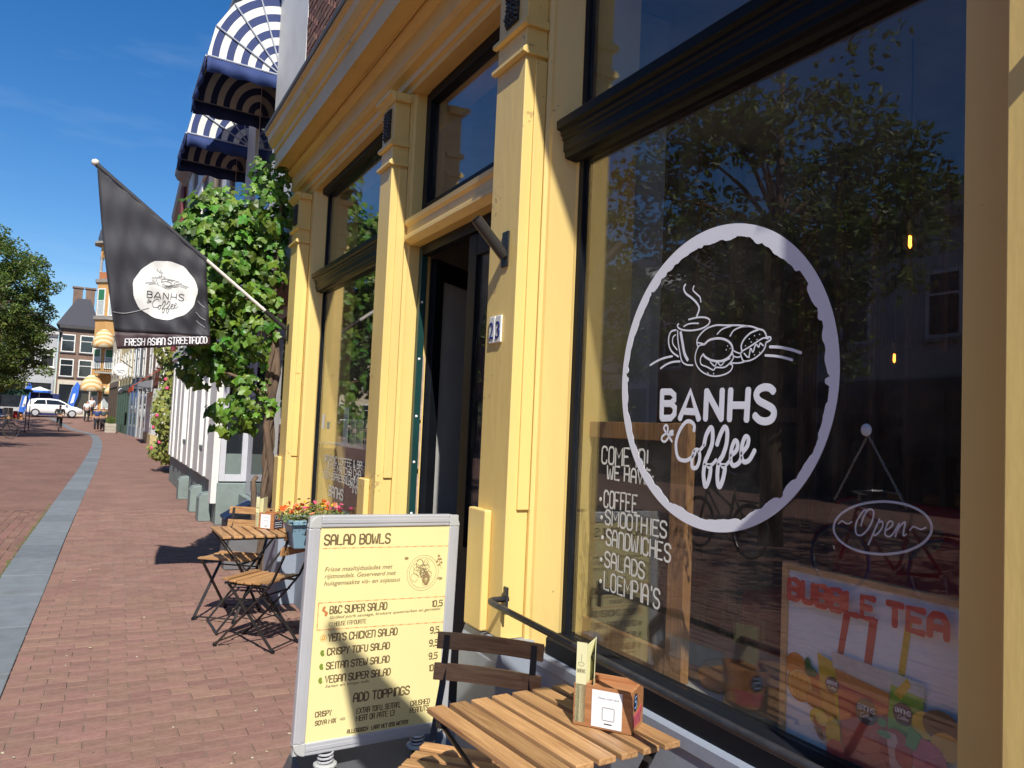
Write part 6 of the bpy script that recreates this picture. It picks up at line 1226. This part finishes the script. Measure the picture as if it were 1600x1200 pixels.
# ------------------------------------------------------------------ bicycles
def bicycle(fcol,tcol,label,x,y,rz,g='bicycles parked across the street',spokes=14):
    t=thing('bicycle',label,'bicycle',(0,0,0),0,g)
    FM=M2('bike_paint_%d_%d'%(int(fcol[0]*100),int(fcol[2]*100)),fcol,.25,bump=0); TM=M2('tyre_%d_%d'%(int(tcol[0]*100),int(tcol[2]*100)),tcol,.6,bump=0); CR=M2('chrome',(.6,.6,.6),.2,metal=1,bump=0)
    for wx in (-.53,.56):
        w_=MB().tube([(wx+.335*math.cos(a),0,.35+.335*math.sin(a)) for a in np.linspace(0,2*math.pi,28,endpoint=False)],.017,6,closed=True).build('wheel',TM,t)
        m=MB().tube([(wx+.315*math.cos(a),0,.35+.315*math.sin(a)) for a in np.linspace(0,2*math.pi,24,endpoint=False)],.008,5,closed=True)
        m.lathe([(.02,-.04),(.02,.04)],(wx,0,.35),8,(0,1,0))
        m.build('rim',CR,w_)
        m=MB()
        for i in range(spokes): a=2*math.pi*i/spokes; m.tube([(wx,.02*(-1)**i,.35),(wx+.315*math.cos(a),0,.35+.315*math.sin(a))],.0022,3)
        m.build('spokes',CR,w_)
        MB().tube([(wx+.36*math.cos(a),0,.35+.36*math.sin(a)) for a in np.linspace(.4,2.9,10)],.015,5).build('mudguard',FM,t)
    m=MB()
    for a,b in (((-.53,0,.35),(-.08,0,.30)),((-.08,0,.30),(-.20,0,.80)),((-.20,0,.78),(-.53,0,.35)),((-.08,0,.30),(.38,0,.82)),((-.19,0,.62),(.36,0,.90)),((.35,0,.98),(.42,0,.70)),((.42,0,.70),(.56,0,.35))): m.tube([a,b],.017,8)
    m.build('frame',FM,t); 
    MB().tube([(.35,0,.98),(.33,0,1.08)],.014,6).tube([(.10,.27,1.06),(.24,.27,1.08),(.33,.10,1.08),(.33,-.10,1.08),(.24,-.27,1.08),(.10,-.27,1.06)],.012,6).build('handlebar',CR,t)
    MB().tube([(-.20,0,.78),(-.22,0,.92)],.013,6).build('seat_post',CR,t)
    MB().prism([(-.36,-.10,.92),(-.36,.10,.92),(-.08,.02,.93),(-.08,-.02,.93)],[(-.35,-.09,.98),(-.35,.09,.98),(-.08,.015,.97),(-.08,-.015,.97)]).build('saddle',BLK,t,bevel=.01)
    MB().lathe([(.085,-.008),(.085,.008)],(-.08,.05,.30),14,(0,1,0)).bar((-.08,.07,.30),(.04,.07,.18),.02,.015).bar((-.08,-.07,.30),(-.20,-.07,.42),.02,.015).box(-.0,.09,.07,.15,.165,.185).build('crank',CR,t)
    MB().box(-.75,-.35,-.06,.06,.735,.75).build('carrier',STEEL,t)
    t.location=(x,y,gz(y)); t.rotation_euler=(0,0,rz); return t
b1=bicycle((.45,.02,.02),(.03,.12,.45),'red bicycle with blue tyres parked across the street, mirrored in the glass',-3.75,5.25,R(84))
b2=bicycle((.02,.02,.022),(.02,.02,.02),'black city bicycle parked under the tree at the left edge',-4.05,44.0,R(12),'bicycles parked under the street trees')
for (x,y,rz,l) in ((-4.9,45.0,R(80),'black bicycle leaning at the tree trunk, left edge of the view'),(-4.3,47.0,R(25),'farther black bicycle behind the first one at the left edge'),(-5.4,42.6,R(10),'black bicycle at the very left edge of the bicycle row')): copy_tree(b2,(x,y,0),rz,l)
copy_tree(b2,(-4.3,8.2,0),R(95),'black bicycle across the street beside the red one','bicycles parked across the street'); b2['group']='bicycles parked under the street trees'
# market stall, blue flags, parasol at the square
st_=thing('market_stall','market stall with dark green canopy and colourful goods under the trees','market stall',(-5.3,56,0))
MB().box(-7.6,-3.6,55.4,58.4,2.45,2.6).box(-7.6,-3.6,55.3,55.4,2.2,2.6).build('canopy',mat('dark_green_canvas',(.02,.07,.05),.8),st_)
for x in (-7.5,-3.7):
    for y in (55.5,58.3): MB().tube([(x,y,0),(x,y,2.45)],.03,6).build('pole',STEEL,st_)
MB().box(-7.4,-3.9,56.2,57.4,.75,.85).build('counter',WOOD,st_)
random.seed(12)
for i,(c,nm_) in enumerate((((.10,.22,.45),'blue'),((.6,.6,.58),'white'),((.45,.35,.25),'brown'),((.55,.04,.04),'red'),((.5,.22,.1),'rusty orange'))):
    x=-5.2+i*.26; hh=random.uniform(.35,.7)
    tag(MB().box(x,x+.22,56.3,56.7,.851,.851+hh).build('goods_box',M2('goods_%d'%int(c[0]*100),c,.7),None,bevel=.01),nm_+' goods box on the market stall counter under the trees','box','goods on the market stall')
def beach_flag(x,y,lean,label):
    t=thing('beach_flag',label,'flag',(x,y,gz(y)),group='blue feather flags at the square'); z=gz(y)
    MB().tube([(x,y,z),(x+lean*.35,y,z+1.2),(x+lean*.8,y,z+2.4),(x+lean*1.5,y,z+3.0)],.025,6).build('pole',ALU,t)
    P=[(x+lean*.1,z+.35),(x+lean*.35,z+1.2),(x+lean*.8,z+2.4),(x+lean*1.5,z+3.0),(x+lean*1.9,z+2.7),(x+lean*1.75,z+1.8),(x+lean*1.2,z+.9),(x+lean*.7,z+.3)]
    m=MB().py(P,y-.01,y+.01); m.build('cloth',M2('royal_blue_cloth',(.03,.14,.60),.6),t); MB().py([(x+lean*.65,z+1.1),(x+lean*1.0,z+1.9),(x+lean*1.35,z+2.0),(x+lean*1.15,z+1.2)],y-.02,y-.012).build('white_mark',WHITE,t)
beach_flag(-5.2,69,.45,'left blue feather flag beside the white car'); beach_flag(-2.3,76.5,.5,'right blue feather flag behind the front of the white car')
bs=thing('blue_parasol','blue and white striped parasol over dark blue stall cloths','parasol',(-4.3,79,.85))
MB().tube([(-4.4,79,.85),(-4.4,79,3.25)],.03,6).build('pole',ALU,bs); MB().lathe([(.9,2.95),(.88,3.0),(.45,3.15),(.02,3.3)],(-4.4,79,0),12).build('canopy',WF,bs); MB().lathe([(.94,2.8),(.92,2.96)],(-4.4,79,0),12).build('striped_edge',M2('royal_blue_cloth',(.03,.14,.6)),bs)
tag(MB().box(-5.4,-2.9,79.6,80.8,.85,2.75).build('dark_blue_stall',mat('navy_canvas',(.015,.025,.11),.8),None,bevel=.05),'dark blue draped market stall behind the white car','stall')
# bench-like white van panel / grey kiosk left of brown house
# ------------------------------------------------------------------ white car
car=thing('white_hatchback','white hatchback car parked across the end of the street','car',(0,0,0))
CP=mat('white_car_paint',(.80,.80,.80),.15,var=0,bump=0,coat=1); CG=mat('car_glass',(.012,.014,.016),.05,bump=0); TY=mat('car_tyre',(.02,.02,.02),.8,bump=0)
def loft(secs):
    m=MB(); n=len(secs[0])
    for s in secs: m.v+=s
    for i in range(len(secs)-1):
        for k in range(n): m.f.append((i*n+k,i*n+(k+1)%n,(i+1)*n+(k+1)%n,(i+1)*n+k))
    m.f+=[tuple(range(n))[::-1],tuple(range((len(secs)-1)*n,len(secs)*n))]; return m
def body_sec(x,zt,w,zb=.30): return [(x,-w*.92,zb),(x,w*.92,zb),(x,w,zb+.20),(x,w,zb+(zt-zb)*.75),(x,w*.90,zt),(x,-w*.90,zt),(x,-w,zb+(zt-zb)*.75),(x,-w,zb+.20)]
o=loft([body_sec(-2.02,.85,.68,.38),body_sec(-1.95,.98,.80),body_sec(-1.3,1.0,.87),body_sec(0,.98,.88),body_sec(1.0,.96,.87),body_sec(1.6,.86,.84),body_sec(1.95,.72,.74,.30),body_sec(2.05,.60,.62,.36)]).build('body',CP,car,bevel=.03,smooth=True)
def roof_sec(x,zt,w): return [(x,-w,.93),(x,w,.93),(x,w*.94,zt-.18 if zt>1.15 else zt),(x,w*.80,zt),(x,-w*.80,zt),(x,-w*.94,zt-.18 if zt>1.15 else zt)]
loft([roof_sec(-1.98,.99,.74),roof_sec(-1.70,1.36,.78),roof_sec(-1.2,1.45,.80),roof_sec(-.3,1.48,.80),roof_sec(.35,1.40,.80),roof_sec(1.15,.98,.80)]).build('cabin',CP,car,bevel=.02,smooth=True)
for s in (-1,1):
    for P in ([(-1.45,1.02),(-1.25,1.32),(-.65,1.37),(-.60,1.02)],[(-.53,1.02),(-.58,1.37),(.22,1.33),(.92,1.02)]):
        MB().prism([(x,s*.795 if z<1.1 else s*.755,z) for x,z in P],[(x,s*.815 if z<1.1 else s*.775,z) for x,z in P]).build('side_window',CG,car)
MB().prism([(-2.0,-.62,1.0),(-2.0,.62,1.0),(-1.76,.6,1.33),(-1.76,-.6,1.33)],[(-2.03,-.62,1.02),(-2.03,.62,1.02),(-1.79,.6,1.35),(-1.79,-.6,1.35)]).build('rear_window',CG,car); MB().prism([(1.12,-.68,1.0),(1.12,.68,1.0),(.42,.62,1.37),(.42,-.62,1.37)],[(1.15,-.68,1.02),(1.15,.68,1.02),(.44,.62,1.40),(.44,-.62,1.40)]).build('windscreen',CG,car)
for x in (-1.28,1.27):
    for s in (-1,1):
        w_=MB().lathe([(.02,-.10),(.25,-.10),(.315,-.07),(.315,.07),(.25,.10),(.02,.10)],(x,s*.80,.315),24,(0,1,0)).build('wheel',TY,car); m=MB().lathe([(.02,.0),(.20,.0),(.21,.012),(.02,.02)],(x,s*.905,.315),20,(0,s,0)); m.build('rim',ALU,w_)
for s in (-1,1):
    MB().box(1.72,1.97,s*.55-.16,s*.55+.16,.62,.76).build('headlight',M2('lamp_glass',(.6,.62,.65),.1,bump=0),car,bevel=.03); MB().box(-2.03,-1.93,s*.66-.12,s*.66+.10,.80,.98).build('tail_light',M2('red_lens',(.4,.02,.02),.2,bump=0),car,bevel=.02); MB().box(.75,.9,s*.95-.09,s*.95+.09,.98,1.08).build('mirror',CP,car,bevel=.03)
car.location=(-3.02,73.8,gz(73.8)); car.rotation_euler=(R(0),0,R(4))
# ------------------------------------------------------------------ people
def person(label,x,y,rz,J,sk,cloth,parts,h=1.75,g=None):
    t=thing('person',label,'person',(0,0,0),0,g)
    def skin(name,chains,m):
        V=[];E=[];Rr=[]
        idx={}
        for ch in chains:
            prev=None
            for p,r in ch:
                key=tuple(round(c,3) for c in p)
                if key not in idx: idx[key]=len(V); V.append(p); Rr.append(r)
                i=idx[key]
                if prev is not None: E.append((prev,i))
                prev=i
        me=bpy.data.meshes.new(name); me.from_pydata(V,E,[]); me.materials.append(m); o=bpy.data.objects.new(name,me); COL.objects.link(o); o.parent=t
        sm=o.modifiers.new('skin','SKIN'); o.modifiers.new('sub','SUBSURF').levels=1; o.modifiers['sub'].render_levels=1
        lay=me.skin_vertices[0].data if me.skin_vertices else None
        if lay is None: return o
        for i,r in enumerate(Rr): lay[i].radius=(r,r)
        lay[0].use_root=True
        return o
    for nm,chains,m in parts:
        bm=bmesh.new(); L_=bm.verts.layers.skin.verify(); vs_={}; first=True
        for ch in chains:
            pv=None
            for p,r in ch:
                k=tuple(round(c,3) for c in p)
                if k not in vs_:
                    v=bm.verts.new(p); v[L_].radius=(r,r*.85); v[L_].use_root=first; first=False; vs_[k]=v
                v=vs_[k]
                if pv and pv is not v and not any(v in e.verts for e in pv.link_edges): bm.edges.new((pv,v))
                pv=v
        me=bpy.data.meshes.new(nm); bm.to_mesh(me); bm.free(); me.materials.append(m)
        o=bpy.data.objects.new(nm,me); COL.objects.link(o); o.parent=t
        o.modifiers.new('skin','SKIN').use_smooth_shade=True; s=o.modifiers.new('sub','SUBSURF'); s.levels=1; s.render_levels=1
    t.location=(x,y,gz(y)); t.rotation_euler=(0,0,rz); return t
SK=mat('skin',(.45,.25,.17),.5,bump=0); HR=mat('dark_hair',(.04,.025,.015),.6,bump=0)
def walker(label,x,y,top,leg,st=.16,carry=0,h=1.0):
    P=(0,0,.95)
    parts=[('body',[[(P,.13),((0,0,1.15),.14),((0,0,1.38),.15),((0,0,1.47),.07),((0,-.01,1.53),.055),((0,-.015,1.62),.088),((0,-.01,1.70),.075)]
      ,[((0,0,1.38),.15),((-.19,0,1.40),.06),((-.25,.02,1.15),.045),((-.24,-.08,.92),.035),((-.24,-.10,.85),.03)],[((0,0,1.38),.15),((.19,0,1.40),.06),((.25,.02,1.15),.045),((.24,-.02,.92),.035),((.24,-.03,.85),.03)],
      [(P,.13),((-.09,0,.88),.10),((-.10,-st,.50),.06),((-.10,-st*.6,.10),.04),((-.10,-st*.6-.12,.04),.035)],[(P,.13),((.09,0,.88),.10),((.10,st*.6,.50),.06),((.10,st*1.2,.10),.04),((.10,st*1.2-.12,.04),.035)]],SK),
      ('top',[[((0,0,.98),.175),((0,0,1.2),.185),((0,0,1.40),.175)],[((0,0,1.40),.155),((-.20,0,1.41),.075),((-.255,.02,1.15),.06)],[((0,0,1.40),.155),((.20,0,1.41),.075),((.255,.02,1.15),.06)]],top),
      ('trousers',[[((0,0,.95),.165),((-.09,0,.86),.135),((-.10,-st,.50),.098),((-.10,-st*.6,.10),.078)],[((0,0,.95),.165),((.09,0,.86),.135),((.10,st*.6,.50),.098),((.10,st*1.2,.10),.078)]],leg),
      ('hair',[[((0,.02,1.64),.088),((0,.01,1.715),.078)]],HR)]
    t=person(label,x,y,0,None,SK,None,parts); 
    m=MB(); m.lathe([(.012,0),(.012,.01)],(-.035,-.105,1.635),6,(0,-1,0)).lathe([(.012,0),(.012,.01)],(.035,-.105,1.635),6,(0,-1,0)); m.build('eyes',HR,t); MB().add([(0,-.135,1.60),(-.015,-.10,1.59),(.015,-.10,1.59),(0,-.105,1.65)],[(0,1,2),(0,2,3),(0,3,1)]).build('nose',SK,t)
    return t
NVY=mat('navy_shirt',(.03,.06,.18),.8,bump=0); DKT=mat('dark_trousers',(.02,.022,.03),.8,bump=0); WSH=mat('white_shirt',(.70,.70,.68),.8,bump=0); GRS=mat('grey_green_shirt',(.06,.075,.07),.8,bump=0)
w1=walker('person in a navy blue shirt and dark trousers walking on the pavement',.10,63.2,NVY,DKT); w2_=walker('person in a dark top walking beside the one in navy',.50,64.2,GRS,DKT,.12); w3=walker('person in a white shirt farther off beyond the two walkers',-.62,70.5,WSH,DKT,.1)
w3.rotation_euler=(0,0,R(160)); w4=walker('person with a pale top near the corner shop',-.35,75,WSH,DKT,.1)
bg_=tag(MB().tube([(.50+.02*math.cos(a),64.0,.0+.55+.16*math.sin(a)) for a in np.linspace(0,math.pi,6)],.008,5).box(.36,.64,63.92,64.08,.25,.55).build('shopping_bag',mat('bag_cloth',(.10,.08,.07),.8)),'dark shopping bag held low by the walking pair','bag')
cyb=bicycle((.03,.03,.035),(.02,.02,.02),'black bicycle ridden away from the camera in the road',-2.05,59.0,R(93),'bicycles in the road')
def rider():
    P=(-.22,0,1.02)
    parts=[('body',[[(P,.12),((-.12,0,1.22),.14),((-.02,0,1.42),.15),((0,0,1.50),.07),((.02,0,1.56),.055),((.04,0,1.65),.088),((.03,0,1.73),.075)],
      [((-.02,0,1.42),.15),((0,-.19,1.44),.06),((.05,-.27,1.22),.045),((.14,-.27,1.10),.035)],[((-.02,0,1.42),.15),((0,.19,1.44),.06),((.05,.27,1.22),.045),((.14,.27,1.10),.035)],
      [(P,.12),((-.18,-.09,.95),.10),((.10,-.10,.72),.065),((.03,-.12,.28),.045),((.12,-.12,.22),.035)],[(P,.12),((-.18,.09,.95),.10),((.18,.10,.85),.065),((-.05,.12,.50),.045),((.03,.12,.43),.035)]],SK),
      ('top',[[((-.20,0,1.06),.145),((-.12,0,1.24),.16),((-.02,0,1.43),.155)],[((-.02,0,1.43),.155),((0,-.20,1.45),.075),((.05,-.275,1.22),.058)],[((-.02,0,1.43),.155),((0,.20,1.45),.075),((.05,.275,1.22),.058)]],GRS),
      ('trousers',[[(P,.135),((-.18,-.09,.94),.115),((.10,-.10,.72),.08),((.03,-.12,.32),.055)],[(P,.135),((-.18,.09,.94),.115),((.18,.10,.85),.08),((-.05,.12,.54),.055)]],DKT),('hair',[[((.02,0,1.67),.09),((.02,0,1.74),.078)]],HR)]
    t=person('person in dark clothes riding a bicycle away down the road',-2.05,59.0,R(93),None,SK,None,parts); return t
rider()
